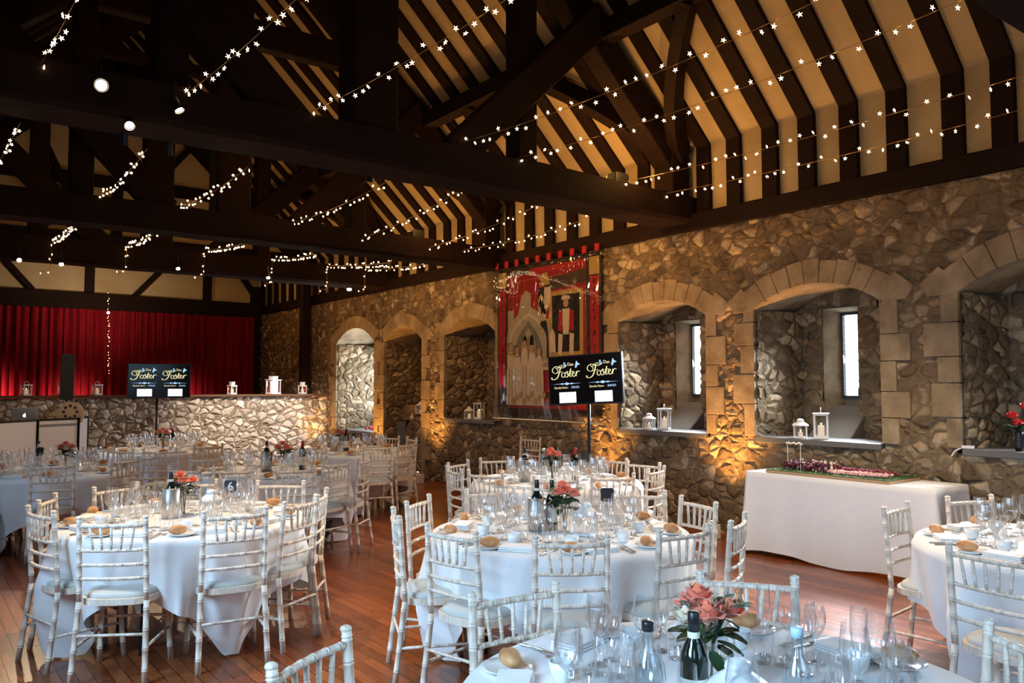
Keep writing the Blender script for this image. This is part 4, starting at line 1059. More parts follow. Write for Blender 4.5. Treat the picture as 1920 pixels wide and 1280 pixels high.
def screen(x, y, z, rz, roll, label, stand_xy, who):
    t = thing('television_screen', label, 'screen', (x, y, z), rz, 'black wedding welcome screens on stands')
    t.rotation_euler = (0, roll, rz); t.scale = (.935,) * 3
    W_, H_ = 1.11, .65
    MB().box((0, .03, 0), (W_, .05, H_)).build('casing', M['black'], t, bevel=.006)
    MB().box((0, .003, .004), (W_ - .03, .004, H_ - .035)).build('display', SCR, t)
    R_ = (pi / 2, 0, 0); e = -.0012
    for k, cx in enumerate((-.265, .275)):
        glyph('Lucy', .062, 'lettering', GOLD, t, (cx - .115, e, .185), (pi / 2, -.28, 0)); glyph('Dan', .058, 'lettering', GOLD, t, (cx + .065, e, .205), (pi / 2, .05, 0))
        glyph('&', .085, 'lettering', ICE, t, (cx - .025, e, .205), R_)
        b = MB()
        for pts, wd in STROKES:
            P = smooth_path([(p[0] * .36, p[1] * .20) for p in pts], 5)
            for i in range(len(P) - 1):
                a, c = P[i], P[i + 1]; d = (c - a).normalized(); ang = abs(d.z); w2 = .0038 * wd * (.6 + 1.0 * ang); nrm = Vector((-d.z, 0, d.x)) * w2
                a2 = a - d * .002; c2 = c + d * .002
                b.add([a2 - nrm, c2 - nrm, c2 + nrm, a2 + nrm], [(0, 1, 2, 3)])
        o = b.build('script_lettering', GOLD, t); o.location = (cx - .22, e, .005)
        b = MB(); zc = -.045
        b.add([(cx - .23, e, zc), (cx, e, zc - .005), (cx + .23, e, zc), (cx, e, zc + .005)], [(0, 1, 2, 3)])
        for q, s_ in ((-.075, .016), (0, .026), (.075, .016)): b.add([(cx + q - s_ * 1.9, e - .0002, zc), (cx + q, e - .0002, zc - s_ * .75), (cx + q + s_ * 1.9, e - .0002, zc), (cx + q, e - .0002, zc + s_ * .75)], [(0, 1, 2, 3)])
        b.build('divider_ornament', ICE, t)
        glyph('Bearsden Dance -', .040, 'lettering', GOLD, t, (cx - .085, e, -.095), R_, sx=.78); glyph('28.08.2021', .040, 'lettering', ICE, t, (cx + .13, e, -.095), R_, sx=.72)
        b = MB()   # little winged emblem
        o_ = (cx + .17, .20)
        b.add([(o_[0] + px, e, o_[1] + pz) for px, pz in ((-.035, -.045), (-.012, -.04), (.0, -.012), (.045, .0), (.012, .018), (-.012, .05), (-.022, .02), (-.03, .0))], [tuple(range(8))])
        b.build('winged_emblem', ICE, t)
        b = MB(); b.add([(cx - .125, e, -.295), (cx + .135, e, -.295), (cx + .135, e, -.155), (cx - .125, e, -.155)], [(0, 1, 2, 3)]); b.build('white_box', WHT, t)
        glyph('2' if k == 0 else '1', .03, 'digit', SCR, t, (cx, e - .0006, -.18), R_)
    s = thing('screen_stand', 'black pole stand carrying ' + who, 'stand', (stand_xy[0], stand_xy[1], 0), rz, 'black screen stands')
    MB().tube([(0, 0, .02), (0, 0, z + .05)], .020, 12).build('pole', M['blackmetal'], s, smooth=True)
    MB().box((0, 0, .012), (.55, .42, .024)).build('base_plate', M['blackmetal'], s, bevel=.004)
    MB().box((0, -.045, z), (.22, .03, .22)).build('bracket', M['blackmetal'], s)
screen(3.69, 15.25, 1.735, -.10, 0, 'black screen with gold Foster lettering before the red stage curtain', (3.69, 15.40), 'the screen before the red curtain')
a2 = radians(-73.7)
screen(6.59, 7.26, 1.725, a2, radians(-2.6), 'black screen with gold Foster lettering in front of the tapestry', (6.59 + .11 * cos(a2 + pi / 2), 7.26 + .11 * sin(a2 + pi / 2)), 'the screen in front of the tapestry')
# ================================================================== tapestry on the right wall
TX, TY0, TY1, TZ0, TZ1 = XR - .075, 10.10, 7.77, 1.12, 3.40
tp = thing('wall_tapestry', 'red tapestry with gothic arch and framed portrait behind clear plastic', 'tapestry', (TX, (TY0 + TY1) / 2, 0), -pi / 2)
Lw = TY0 - TY1
def tcol(nm, c, r=.85): return mat('tapestry_' + nm, c, r, spec=.15)
TR, TRED2, TDARK, TSTONE, TCREAM, TGOLD, TBLK, TSKIN, TGREY = tcol('red', (.27, .022, .028)), tcol('border_red', (.36, .022, .028)), tcol('dark_edge', (.045, .03, .025)), tcol('stone_wool', (.38, .33, .24)), tcol('cream_wool', (.62, .50, .36)), tcol('gold_wool', (.42, .28, .08)), tcol('black_wool', (.018, .016, .018)), tcol('skin_wool', (.50, .28, .18)), tcol('grey_wool', (.16, .17, .17))
# local frame: x to the right as seen from the hall, z up, front towards -y
def tq(nm, m, pts, d, par=None):
    b = MB(); b.prism([(x, z) for x, z in pts], -d - .0012, -d, 'y'); return b.build(nm, m, par or tp)
def rc(x0, z0, x1, z1): return [(x0, z0), (x1, z0), (x1, z1), (x0, z1)]
H0, H1 = TZ0, TZ1; xl, xr = -Lw / 2, Lw / 2
tq('backing_cloth', TDARK, rc(xl, H0 + .1, xr, H1), .0)
tq('woven_field', TR, rc(xl + .27, H0 + .42, xr - .30, H1 - .10), .004)
for x0, x1, z0, z1 in ((xl + .04, xl + .20, H0 + .50, H1 - .28), (xr - .22, xr - .05, H0 + .50, H1 - .28)): tq('border_band', TRED2, rc(x0, z0, x1, z1), .004)
tq('border_band', TRED2, rc(xl + .27, H0 + .20, xr - .3, H0 + .36), .004)
tq('border_band', TRED2, rc(xl + .8, H1 - .11, xr - .3, H1 - .03), .006)
for x0 in (xl + .03, xr - .24): tq('gold_corner', TGOLD, rc(x0, H1 - .26, x0 + .20, H1 - .02), .005)
b = MB()
for k in range(7): xx = xl + .4 + k * .27; b.prism(rc(xx, H0 + .42, xx + .006, H1 - .14), -.0065, -.0055, 'y')
for k in range(8): zz = H0 + .55 + k * .22; b.prism(rc(xl + .27, zz, xr - .3, zz + .006), -.0065, -.0055, 'y')
b.build('grid_stitching', tcol('pink_stitch', (.50, .14, .11)), tp)
def vtext(s, x, zt, dz, size):
    for i, ch in enumerate(s):
        if ch != ' ': glyph(ch, size, 'lettering', TBLK, tp, (x, -.0075, zt - i * dz), (pi / 2, 0, 0))
vtext('Robert & Thomas', xr - .135, H1 - .36, .098, .11); vtext('Robert * Daniel', xl + .12, H1 - .42, .088, .10)
glyph('Davis * Benefactor of this School', .105, 'lettering', TBLK, tp, (0, -.0075, H0 + .28), (pi / 2, 0, 0), sx=.72)
# arch of stone
def ogive(cx, zb, wd, hg, n=12):
    L_ = []
    for k in range(n + 1):
        t_ = k / n; L_.append((cx - wd / 2 * (1 - t_ ** 2.2), zb + hg * (.45 + .55 * t_) if t_ else zb + hg * .45))
    R2 = [(2 * cx - x, z) for x, z in reversed(L_[:-1])]
    return [(cx - wd / 2, zb)] + L_ + R2 + [(cx + wd / 2, zb)]
ax = xl + .78
tq('stone_battlement', TSTONE, [(xl + .27, 2.40), (ax + .62, 2.40), (ax + .62, 2.62), (ax + .40, 2.60), (ax + .40, 2.84), (ax + .22, 2.84), (ax + .22, 2.72), (ax + .05, 2.80), (ax + .05, 3.0), (ax - .06, 3.06), (ax - .18, 2.98), (ax - .25, 2.72), (xl + .42, 2.62), (xl + .42, 2.78), (xl + .27, 2.78)], .007)
tq('stone_arch', TSTONE, ogive(ax, 1.98, 1.06, .84), .009); tq('arch_moulding', tcol('pale_stone', (.50, .45, .35)), ogive(ax, 1.98, .92, .74), .0105); tq('arch_moulding', TSTONE, ogive(ax, 1.98, .84, .69), .012)
tq('arch_opening', TGREY, ogive(ax, 1.60, .66, 1.0), .0135); tq('arch_window', tcol('window_wool', (.40, .33, .20)), ogive(ax, 1.95, .34, .54), .015)
for q in (-.08, 0, .08): tq('window_tracery', TBLK, rc(ax + q - .006, 1.95, ax + q + .006, 2.38), .0165)
for q in (-.08, .08): tq('window_tracery', TBLK, ogive(ax + q, 2.24, .10, .16), .0165)
# robed figures
for i, (dx, h_) in enumerate(((-.42, .92), (-.26, .88), (-.08, .98), (.10, .90), (.26, .84))):
    x0 = ax + dx; g = [TCREAM, tcol('robe', (.66, .56, .43))][i % 2]
    tq('robed_figure', g, [(x0 - .11, 1.36), (x0 + .11, 1.36), (x0 + .10, 1.80), (x0 + .07, 1.36 + h_ * .80), (x0 + .03, 1.36 + h_ * .86), (x0 - .03, 1.36 + h_ * .86), (x0 - .08, 1.36 + h_ * .80), (x0 - .11, 1.75)], .018 + i * .0015)
    cz = 1.36 + h_ * .92; tq('head', TSKIN, [(x0 + .042 * cos(a * pi / 5), cz + .055 * sin(a * pi / 5)) for a in range(10)], .019 + i * .0015)
    for q in (-.04, .03): tq('robe_fold', TSTONE, rc(x0 + q, 1.38, x0 + q + .008, 1.36 + h_ * .6), .0262)
    if i < 2: b = MB(); b.tube([(x0 + .09 * cos(a * pi / 8), -.028, cz + .09 * sin(a * pi / 8)) for a in range(17)], .008, 5); b.build('halo_ring', TGOLD, tp)
for k in range(9): tq('foliage_patch', TGOLD, [(ax - .35 + .09 * k + .05 * cos(a * pi / 3), 1.42 + .05 * (k % 3) + .05 * sin(a * pi / 3)) for a in range(6)], .028)
# black capped figure and framed portrait
px = xr - .98
tq('portrait_canopy', tcol('canopy', (.07, .05, .03)), [(px - .20, 3.00), (px + .68, 3.06), (px + .68, 3.24), (px - .20, 3.18)], .008)
tq('portrait_frame', TGOLD, rc(px - .10, 2.06, px + .62, 2.98), .008); tq('portrait_ground', TBLK, rc(px - .03, 2.12, px + .55, 2.92), .0095)
tq('seated_figure', TBLK, [(px + .05, 2.14), (px + .50, 2.14), (px + .47, 2.62), (px + .36, 2.74), (px + .18, 2.74), (px + .09, 2.62)], .011)
tq('figure_tunic', TCREAM, [(px + .21, 2.36), (px + .33, 2.36), (px + .35, 2.72), (px + .19, 2.72)], .0125)
for s_ in (-1, 1):
    cx = px + .27 + s_ * .12; tq('sleeve', TRED2, [(cx - .05, 2.42), (cx + .04, 2.40), (cx + .05, 2.68), (cx - .03, 2.70)], .0127)
    tq('stocking', TCREAM, [(cx - .05, 2.10), (cx + .03, 2.06), (cx + .05, 2.36), (cx - .04, 2.38)], .0125)
tq('head', TSKIN, [(px + .27 + .055 * cos(a * pi / 6), 2.80 + .065 * sin(a * pi / 6)) for a in range(12)], .0135)
tq('hat', TCREAM, [(px + .17, 2.85), (px + .37, 2.85), (px + .34, 2.90), (px + .20, 2.91)], .0145)
tq('standing_figure', TBLK, [(px - .38, 2.04), (px - .10, 2.04), (px - .12, 2.42), (px - .16, 2.58), (px - .28, 2.58), (px - .34, 2.44)], .011)
tq('head', TSKIN, [(px - .22 + .045 * cos(a * pi / 6), 2.65 + .055 * sin(a * pi / 6)) for a in range(12)], .0125); tq('cap', TBLK, [(px - .28, 2.68), (px - .16, 2.68), (px - .17, 2.75), (px - .27, 2.75)], .0140)
tq('kneeling_figure', TCREAM, [(px - .08, 2.12), (px + .05, 2.12), (px + .04, 2.38), (px - .02, 2.46), (px - .08, 2.36)], .0155)
sx = xr - 1.18
tq('shield', TCREAM, [(sx - .14, 3.06), (sx + .14, 3.06), (sx + .14, 2.84), (sx, 2.66), (sx - .14, 2.84)], .0125); tq('shield_half', TBLK, [(sx - .14, 3.06), (sx, 3.06), (sx, 2.66), (sx - .14, 2.84)], .014)
tq('shield_chevron', TGOLD, [(sx - .14, 2.82), (sx - .07, 2.92), (sx, 2.82), (sx, 2.88), (sx - .07, 2.98), (sx - .14, 2.88)], .0155); tq('crest', TGOLD, [(sx - .10, 3.08), (sx + .12, 3.10), (sx + .06, 3.28), (sx - .06, 3.26)], .0125)
tq('scroll_banner', TCREAM, [(px - .50, 1.86), (px + .74, 1.90), (px + .76, 2.02), (px - .48, 2.00)], .017); glyph('1425 COLLEGE OF BOYS', .09, 'lettering', TBLK, tp, (px + .13, -.0195, 1.945), (pi / 2, 0, 0), sx=.78)
for k in range(6):
    x0 = px - .40 + k * .18; tq('pleated_drapery', (TCREAM, TRED2, TGREY)[k % 3], [(x0, 1.55), (x0 + .15, 1.55), (x0 + .13, 1.84), (x0 + .03, 1.84)], .010)
tq('lower_crowd', TGREY, rc(px - .5, 1.55 - .0, px + .7, 1.70), .009)
bt = MB(); n_ = 60
bt.grid(lambda u, v: (xl - .05 + (Lw + .12) * u, -.050 - .004 * sin(u * 40 + 3 * sin(v * 5)) - .006 * sin(v * 17 + u * 9), H0 + .02 + (H1 - H0 + .02) * v), n_, 30)
bt.build('plastic_sheet', M['sheet'], tp, smooth=True)
MB().tube([(xl - .06, -.04, H1 + .03), (xr + .08, -.04, H1 + .03)], .016, 8).build('hanging_rod', M['blackmetal'], tp)
MB().tube([(xl - .06, -.045, H0 + .03), (xr + .08, -.045, H0 + .03)], .014, 8).build('bottom_rod', M['steel'], tp)
for k in range(10):
    x0 = xl + .04 + k * (Lw - .08) / 9; MB().box((x0, -.045, H1 + .085), (.075, .02, .10)).build('hanging_tab', TRED2, tp)
# ================================================================== cake table with the flower board
X0, X1, Y0, Y1, ZT = 6.76, 7.36, 3.22, 5.06, .80
t = thing('trestle_table', 'long trestle table under a floor length white cloth by the wall', 'table', ((X0 + X1) / 2, (Y0 + Y1) / 2, 0))
MB().box((0, 0, ZT - .03), (X1 - X0 - .04, Y1 - Y0 - .04, .03)).build('tabletop', M['rail'], t)
for sx_ in (-1, 1):
    for sy in (-1, 1): MB().tube([(sx_ * .22, sy * .75, ZT - .04), (sx_ * .24, sy * .78, 0)], .014, 8).build('leg', M['blackmetal'], t)
b = MB(); NX = 240; prm = []
wx, wy = (X1 - X0) / 2, (Y1 - Y0) / 2; per = 2 * (2 * wx + 2 * wy)
def rim(s):
    s = s % per
    for (ax_, ay_), (bx_, by_) in (((-wx, -wy), (-wx, wy)), ((-wx, wy), (wx, wy)), ((wx, wy), (wx, -wy)), ((wx, -wy), (-wx, -wy))):
        L_ = hypot(bx_ - ax_, by_ - ay_)
        if s <= L_: f = s / L_; return (ax_ + (bx_ - ax_) * f, ay_ + (by_ - ay_) * f), ((by_ - ay_) / L_ * -1, (bx_ - ax_) / L_)
        s -= L_
for j in range(18):
    for i in range(NX):
        (x, y), (nx, ny) = rim(per * i / NX); s_ = per * i / NX
        if j < 2: f = (.2, .992)[j]; b.v.append((x * f, y * f, ZT + .003)); continue
        q = (j - 2) / 15; cx = max(0, min(abs(x) - wx + .2, .2) / .2) * max(0, min(abs(y) - wy + .25, .25) / .25)
        fl = .008 + q * (.012 + .09 * cx ** 2) + q * (.012 * sin(s_ * 9.0) + .008 * sin(s_ * 17 + 1))
        nxx = nx + (x / wx) * cx * .6; nyy = ny + (y / wy) * cx * .6
        zz = ZT + .001 - q * (ZT - .03 - .02 * sin(s_ * 5.1)); b.v.append((min(x - nx * 0 + (1 if x > 0 else -1) * (fl if abs(x) > wx - .001 else 0), wx + .02), y + (1 if y > 0 else -1) * (fl if abs(y) > wy - .001 else 0), max(zz, .006)))
for j in range(17):
    for i in range(NX): b.f.append((j * NX + i, j * NX + (i + 1) % NX, (j + 1) * NX + (i + 1) % NX, (j + 1) * NX + i)); b.m.append(0)
b.f.append(tuple(range(NX))); b.m.append(0)
tag(b.build('tablecloth', M['linen'], smooth=True, loc=((X0 + X1) / 2, (Y0 + Y1) / 2, 0)), 'floor length white cloth on the long table against the stone wall', 'tablecloth')
t = thing('flower_board', 'wooden board with turf, dark and pink flower borders and a small gate', 'display board', (7.04, 4.22, ZT + .005), 0)
BX, BY = .27, .62
MB().box((0, 0, .012), (2 * BX, 2 * BY, .024)).build('wooden_board', mat('pale_board_wood', (.45, .28, .15), .5), t, bevel=.003)
turf = mat('turf', (.06, .11, .025), .9); b = MB(); rr = random.Random(6)
for k in range(2600):
    x, y = rr.uniform(-BX + .01, BX - .01), rr.uniform(-BY + .01, BY - .01); a = rr.uniform(0, 3.14); h_ = rr.uniform(.014, .03); d_ = .004
    b.add([(x - d_ * cos(a), y - d_ * sin(a), .024), (x + d_ * cos(a), y + d_ * sin(a), .024), (x + rr.uniform(-.01, .01), y + rr.uniform(-.01, .01), .024 + h_)], [(0, 1, 2)])
b.span(-BX + .005, BX - .005, -BY + .005, BY - .005, .024, .032)
o = b.build('turf', turf, t); o['kind'] = 'stuff'
def heap(nm, m, n, x0, x1, y0, y1, z, r0, r1):
    b = MB()
    for k in range(n): x, y = rr.uniform(x0, x1), rr.uniform(y0, y1); b.ball((x, y, .04 + rr.uniform(0, z)), rr.uniform(r0, r1), 7, 5)
    o = b.build(nm, m, t, smooth=True); o['kind'] = 'stuff'
heap('dark_red_blooms', mat('dark_red_bloom', (.10, .008, .02), .7), 190, -.17, .05, .0, .50, .075, .012, .02)
heap('cream_blossom', M['petal_cream'], 60, -.16, .06, .0, .50, .10, .006, .010)
heap('pink_blossom', mat('pale_pink_blossom', (.75, .42, .38), .7), 240, -.17, -.02, -.52, .02, .02, .009, .015)
heap('dark_red_row', mat('dusky_red_bloom', (.25, .03, .05), .7), 140, .02, .12, -.50, .02, .03, .009, .015)
for y_ in (.47, .33): MB().tube([(-.12, y_, .03), (-.12, y_, .285)], .0035, 6).build('gate_post', M['whitemetal'], t)
b = MB()
for k in range(9): b.ball((-.12, .48 - .02 * k, .285 + .006 * sin(k * 2.1)), .011, 7, 5)
b.build('gate_garland', M['petal_cream'], t, smooth=True)
for k, y_ in enumerate((.055, -.005)):
    b = MB(); b.ball((-.14, y_, .075), (.016, .013, .035), 8, 6); b.ball((-.145, y_, .12), .014, 8, 6)
    for s_ in (-1, 1): b.ball((-.145, y_ + s_ * .008, .135), (.005, .004, .012), 6, 4)
    b.build('cream_figurine', M['petal_cream'], t, smooth=True)
# ================================================================== floor up-lighter
t = thing('floor_uplighter', 'white box up-lighter on the floor at the lit stone pier', 'floor light', (7.05, 5.74, 0), 0, 'white floor up-lighters')
MB().box((0, 0, .075), (.17, .12, .15)).build('housing', M['whitemetal'], t, bevel=.006)
MB().tube([(-.0, -.05, .14), (0, -.05, .19), (0, .05, .19), (0, .05, .14)], .006, 6).build('handle', M['whitemetal'], t)
MB().box((-.087, -.02, .07), (.004, .03, .03)).build('socket', M['black'], t)
tr_ = tree_of(t)
for yy, nm in ((7.72, 'beside the screen stand'), (11.95, 'left of the tapestry recess'), (14.05, 'between the doorway and the pale recess')):
    o = dup(t, (7.05, yy, 0), 0, 'white box up-lighter on the floor ' + nm, tree=tr_)
# tall black box in the doorway
b = MB(); b.box((7.66, 13.35, .50), (.30, .36, 1.0)); tag(b.build('doorway_box', M['black'], bevel=.02), 'tall black box standing in the stone doorway', 'case')
# ================================================================== DJ booth, laptop, speaker
P4 = [(1.02, 13.2), (1.65, 13.8), (2.24, 14.12), (2.47, 14.72)]
panel = mat('booth_cloth', (.84, .80, .78), .8)
t = thing('dj_booth', 'black framed DJ booth with white fabric panels, left of the hall', 'booth', (P4[1][0], P4[1][1], 0))
o0 = Vector((P4[1][0], P4[1][1], 0))
for k in range(3):
    a, c = Vector((*P4[k], 0)) - o0, Vector((*P4[k + 1], 0)) - o0
    if k == 0: a = a + (a - c) * .25
    d = (c - a).normalized(); n_ = Vector((d.y, -d.x, 0))
    b = MB(); b.add([a + Vector((0, 0, .04)), c + Vector((0, 0, .04)), c + Vector((0, 0, 1.13)), a + Vector((0, 0, 1.13))] + [v + n_ * -.01 for v in (a + Vector((0, 0, .04)), c + Vector((0, 0, .04)), c + Vector((0, 0, 1.13)), a + Vector((0, 0, 1.13)))], [(0, 1, 2, 3), (7, 6, 5, 4)]); b.build('front_panel', panel, t)
    b = MB()
    for q in (a, c): b.tube([q + Vector((0, 0, 0)), q + Vector((0, 0, 1.15))], .022, 6)
    for z_ in (.03, 1.14): b.tube([a + Vector((0, 0, z_)), c + Vector((0, 0, z_))], .018, 6)
    b.build('frame', M['blackmetal'], t)
b = MB(); b.prism([(-.7, -.66), (0, .0), (.59, .32), (.78, .85), (-.2, 1.2), (-1.1, .2)], 1.03, 1.07, 'z'); b.build('desk_top', M['black'], t)
for q in ((-.15, 1.05), (-.9, .2), (.7, .8), (.5, .35)): MB().tube([(q[0], q[1], 0), (q[0], q[1], 1.03)], .018, 8).build('leg', M['blackmetal'], t)
alu = mat('aluminium', (.62, .63, .65), .35, .8)
lp = ground(60, 765, 1.30); t = thing('laptop', 'open silver laptop with a lit emblem on the DJ booth', 'laptop', (1.50, 13.95, 1.07), -.12 - .1)
MB().box((0, .13, .008), (.34, .24, .016)).build('keyboard_deck', alu, t, bevel=.003)
b = MB(); Mx = Matrix.Rotation(radians(12), 4, 'X'); b.box((0, 0, .125), (.34, .008, .24)); b.xf(Matrix.Translation((0, 0, .014)) @ Mx); o = b.build('lid', alu, t, bevel=.003)
lo = mat('lit_emblem', (.8, .8, .8), emit=(.9, .95, 1), es=2.2); b = MB()
pts = [(.022 * cos(a * pi / 10), .024 * sin(a * pi / 10)) for a in range(20)]; pts = [(x, z) if not (x > .012 and abs(z) < .012) else (x - .010, z) for x, z in pts]
b.prism(pts, -.0062, -.0048, 'y'); b.prism([(0, .026), (.010, .034), (.010, .042), (.0, .034)], -.0062, -.0048, 'y'); b.v = [(x, y, z + .125) for x, y, z in b.v]; b.xf(Matrix.Translation((0, 0, .014)) @ Mx); b.build('emblem', lo, o)
MB().box((1.5 - .02, 14.03, 1.10), (.30, .30, .05)) if False else None
plyw = mat('pale_plywood', (.55, .38, .22), .5)
def reel(x, y, z, label, rz, tilt):
    t = thing('wooden_dial_ornament', label, 'ornament', (x, y, z), rz, 'wooden dial ornaments')
    b = MB(); b.prism([(-.16, 0), (.16, 0), (.20, .16), (.10, .31), (-.06, .33), (-.20, .17)], 0, .16, 'y'); b.build('body', plyw, t, bevel=.01)
    MB().prism([(-.30, .12), (-.17, .10), (-.12, .24), (-.28, .15)], .02, .12, 'y').build('arm', plyw, t)
    d = MB(); d.prism([(.135 * cos(a * pi / 14) + .01, .17 + .135 * sin(a * pi / 14)) for a in range(28)], -.014, 0, 'y'); d.build('dial', plyw, t)
    b = MB()
    for k in range(8): a = 2 * pi * k / 8; b.prism([(.01 + .092 * cos(a) + .023 * cos(q * pi / 6), .17 + .092 * sin(a) + .023 * sin(q * pi / 6)) for q in range(12)], -.016, -.013, 'y')
    b.build('finger_holes', M['black'], t); return t
reel(2.13, 14.22, 1.07, 'pale wooden dial with a ring of holes right of the laptop', -.3, 0)
reel(.93, 13.45, 1.07, 'pale wooden dial ornament cut off at the left picture edge', -.3, 0)
t = thing('column_speaker', 'slim black column speaker on a pole before the red curtain', 'speaker', (2.19, 14.95, 0), -.15)
MB().box((0, 0, 1.79), (.20, .22, .74)).build('cabinet', M['black'], t, bevel=.012); MB().box((-.0, -.112, 1.79), (.17, .006, .70)).build('grille', mat('speaker_grille', (.02, .022, .025), .7), t)
MB().tube([(0, 0, .03), (0, 0, 1.43)], .018, 10).build('pole', M['blackmetal'], t)
for k in range(3): a = 2 * pi * k / 3 + .4; MB().tube([(0, 0, .45), (.32 * cos(a), .32 * sin(a), .012)], .011, 6).build('leg', M['blackmetal'], t)
# ================================================================== lights in the roof
def onplane(u, v, Y):
    d = _F + _R * ((u - 960) / F_PX) - _U * ((v - 640) / F_PX); s_ = Y / d.y; return Vector((d.x * s_, Y, EYE + d.z * s_))
def star_mesh():
    b = MB(); vs = [(0, -.006, 0), (0, .006, 0)]; n = 10
    for k in range(n): a = 2 * pi * k / n + pi / 2; r = .021 if k % 2 == 0 else .0065; vs.append((r * cos(a), 0, r * sin(a)))
    b.add(vs, [(0, 2 + k, 2 + (k + 1) % n) for k in range(n)] + [(1, 2 + (k + 1) % n, 2 + k) for k in range(n)]); return b
star0 = None
def fairy(pts, label, spacing=.125, seed=0, scale=1.0, sag=.05):
    global star0
    rr = random.Random(seed); P = []
    for i in range(len(pts) - 1):
        a, c = Vector(pts[i]), Vector(pts[i + 1]); L_ = (c - a).length; n = max(2, int(L_ / .06))
        for k in range(n): t_ = k / n; q = a.lerp(c, t_); q.z -= sag * min(1, L_ / 2) * 4 * t_ * (1 - t_); P.append(q)
    P.append(Vector(pts[-1])); org = P[0].copy()
    t = thing('fairy_light_string', label, 'fairy lights', org, 0, 'warm star fairy light strings across the roof')
    MB().tube([p - org for p in P], .0028, 4).build('wire', M['wire'], t)
    acc = 0; nxt = .03; n = 0
    for i in range(len(P) - 1):
        L_ = (P[i + 1] - P[i]).length
        while acc + L_ > nxt and n < 98:
            q = P[i].lerp(P[i + 1], (nxt - acc) / L_) - org; q += Vector((rr.uniform(-.02, .02), 0, rr.choice((-.035, -.03, .03, -.04, .02))))
            if star0 is None: o = star_mesh().build('star_bulb', M['bulb'], t); star0 = o
            else: o = star0.copy(); COL.objects.link(o); o.parent = t
            o.location = q; o.rotation_euler = (rr.uniform(-.5, .5), rr.uniform(0, 1.2), -YAW + rr.uniform(-.7, .7)); o.scale = (scale,) * 3; n += 1
            nxt += spacing * rr.uniform(.65, 1.35)
        acc += L_
T0, T1, T2, T3 = TRUSS
orden = ['outermost right', 'second from the right', 'third from the right', 'fourth from the right', 'fifth from the right', 'sixth from the right', 'leftmost']
for i, (u, v) in enumerate(((1245, 363), (1172, 341), (972, 295), (872, 265), (588, 207), (346, 178), (78, 118))):
    p = onplane(u, v, T1 + .02); q = Vector((p.x, T0 + .55, p.z - .02 + .0)); 
    fairy([p, q], 'string of star fairy lights, %s, between the biggest beam and the camera' % orden[i], seed=i, scale=.92, sag=.05 if i < 2 else .09)
for i, (a, c) in enumerate((((868, 468), (1106, 408)), ((806, 463), (1031, 373)), ((676, 447), (880, 346)), ((546, 417), (733, 336)), ((338, 386), (466, 312)), ((188, 364), (277, 278)), ((-30, 338), (38, 230)))):
    p, q = onplane(*a, T2 + .02), onplane(*c, T1 + .52)
    fairy([p, q], 'string of fairy lights, %s, between the first and second tie beams' % orden[i], seed=20 + i, scale=.72)
for i, (a, c) in enumerate((((685, 503), (797, 495)), ((614, 497), (738, 491)), ((511, 484), (594, 475)), ((384, 467), (459, 455)), ((238, 459), (296, 434)), ((98, 452), (143, 420)))):
    p, q = onplane(*a, T3 - .03), onplane(*c, T2 + .47); top = p.copy()
    pts = [Vector((top.x - .16, top.y, top.z - .46)), Vector((top.x - .02, top.y, top.z - .44)), Vector((top.x, top.y, top.z - .05)), top, q]
    fairy(pts, 'fairy lights with a hanging tail on the third tie beam, %s' % orden[i], seed=40 + i, spacing=.11, sag=.03, scale=.8)
fairy([onplane(203, 548, YB - .45), onplane(204, 700, YB - .45)], 'gold light strand hanging down in front of the red curtain', seed=60, spacing=.06, scale=.5, sag=0)
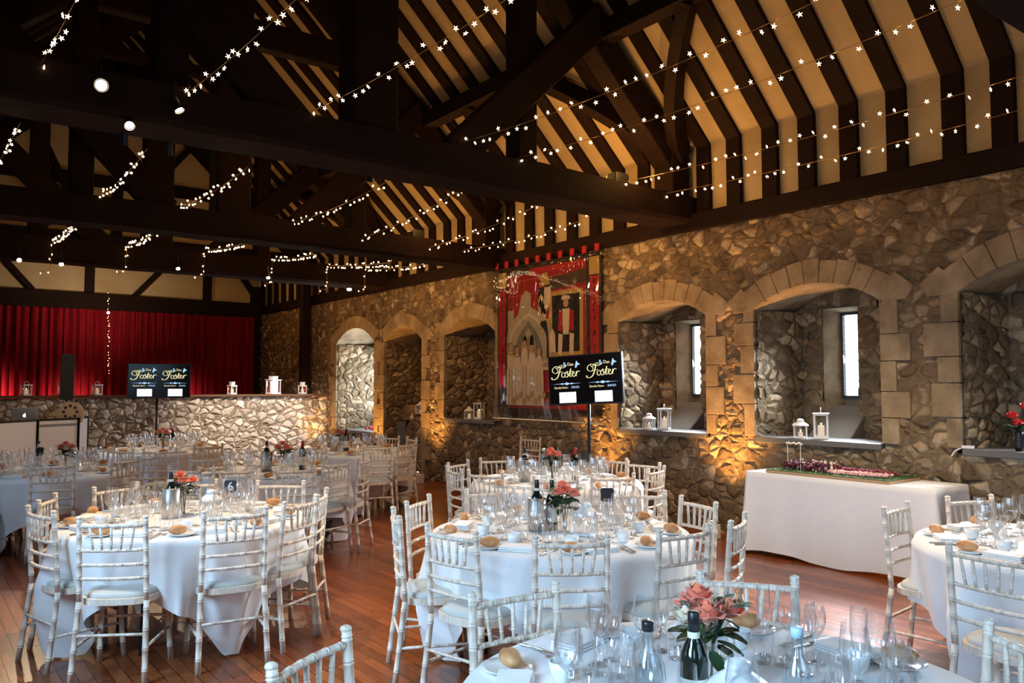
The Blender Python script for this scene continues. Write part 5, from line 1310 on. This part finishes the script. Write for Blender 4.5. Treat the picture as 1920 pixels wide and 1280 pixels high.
def can(u, v, Y, aim, label, big=.62, face=True):
    p = onplane(u, v, Y); t = thing('spot_lamp', label, 'spotlight', p, 0, 'lit spotlights on the roof beams'); d = (Vector(aim) - p).normalized(); q = d.to_track_quat('Z', 'Y'); t.rotation_mode = 'QUATERNION'; t.rotation_quaternion = q
    MB().lathe([(.030 * big, -.14), (.045 * big, -.12), (.050 * big, -.02), (.058 * big, 0)], 16, cap1=False).build('housing', M['blackmetal'], t, smooth=True)
    MB().lathe([(.046 * big, -.012), (.001, -.010)], 16, cap0=False, cap1=False).build('lamp_face', M['spot_on'], t)
    R_ = q.inverted(); up = R_ @ Vector((0, 0, 1)); MB().tube([Vector((0, 0, -.08)) + up * .04, Vector((0, 0, -.08)) + up * .16], .008, 6).build('bracket', M['blackmetal'], t)
can(190, 160, T1 - .10, (0.3, 0, 1.6), 'brightest spotlight facing the camera on the biggest tie beam', .8)
can(243, 236, T1 - .02, (1.0, 2.0, 0), 'spotlight under the biggest beam below the brightest one')
can(337, 208, T1 - .12, (3.0, 4.5, 0), 'tilted spotlight right of the brightest one on the big beam')
can(232, 272, T1 + .45, (1.5, 8, 0), 'spotlight behind the biggest beam seen edge on at the left'); can(316, 292, T1 + .6, (2.0, 8, 0), 'small lit spotlight below the biggest beam at the left')
can(693, 341, T1 + .6, (3.5, 8.0, 0), 'spotlight under the middle of the biggest tie beam'); can(975, 372, T1 + .65, (5.0, 8.5, 0), 'lit can spotlight left of the pair under the biggest beam'); can(1030, 374, T1 + .6, (5.2, 6.9, 0), 'lit spotlight right of the pair under the biggest beam')
can(36, 488, T3 - .1, (.8, 9, 0), 'spotlight on the third tie beam at the far left'); can(115, 496, T3 - .1, (1.6, 10.5, 0), 'spotlight on the third tie beam beside the first hanging tail')
can(334, 504, T3 - .1, (3.2, 11, 0), 'spotlight on the third tie beam above the red curtain'); can(503, 521, T3 - .1, (4.6, 11, 0), 'spotlight on the third tie beam left of the dark post')
can(655, 543, T3 + .2, (6.0, 12, 0), 'white spotlight at the right end of the third tie beam', .9); can(203, 586, YB - .5, (2.5, 10, 0), 'spotlight above the middle of the red curtain')
for x, y, lab in ((6.35, 6.42, 'black flood lamp standing on the right end of the biggest beam'), (6.0, 10.27, 'black flood lamp standing on the second tie beam')):
    t = thing('flood_lamp', lab, 'flood lamp', (x, y, 3.89 if y < 8 else 3.80), 0, 'flood lamps on the tie beams'); MB().box((0, 0, .06), (.20, .16, .12)).build('housing', M['blackmetal'], t, bevel=.01); MB().box((0, 0, .125), (.17, .13, .01)).build('lamp_face', M['black'], t)
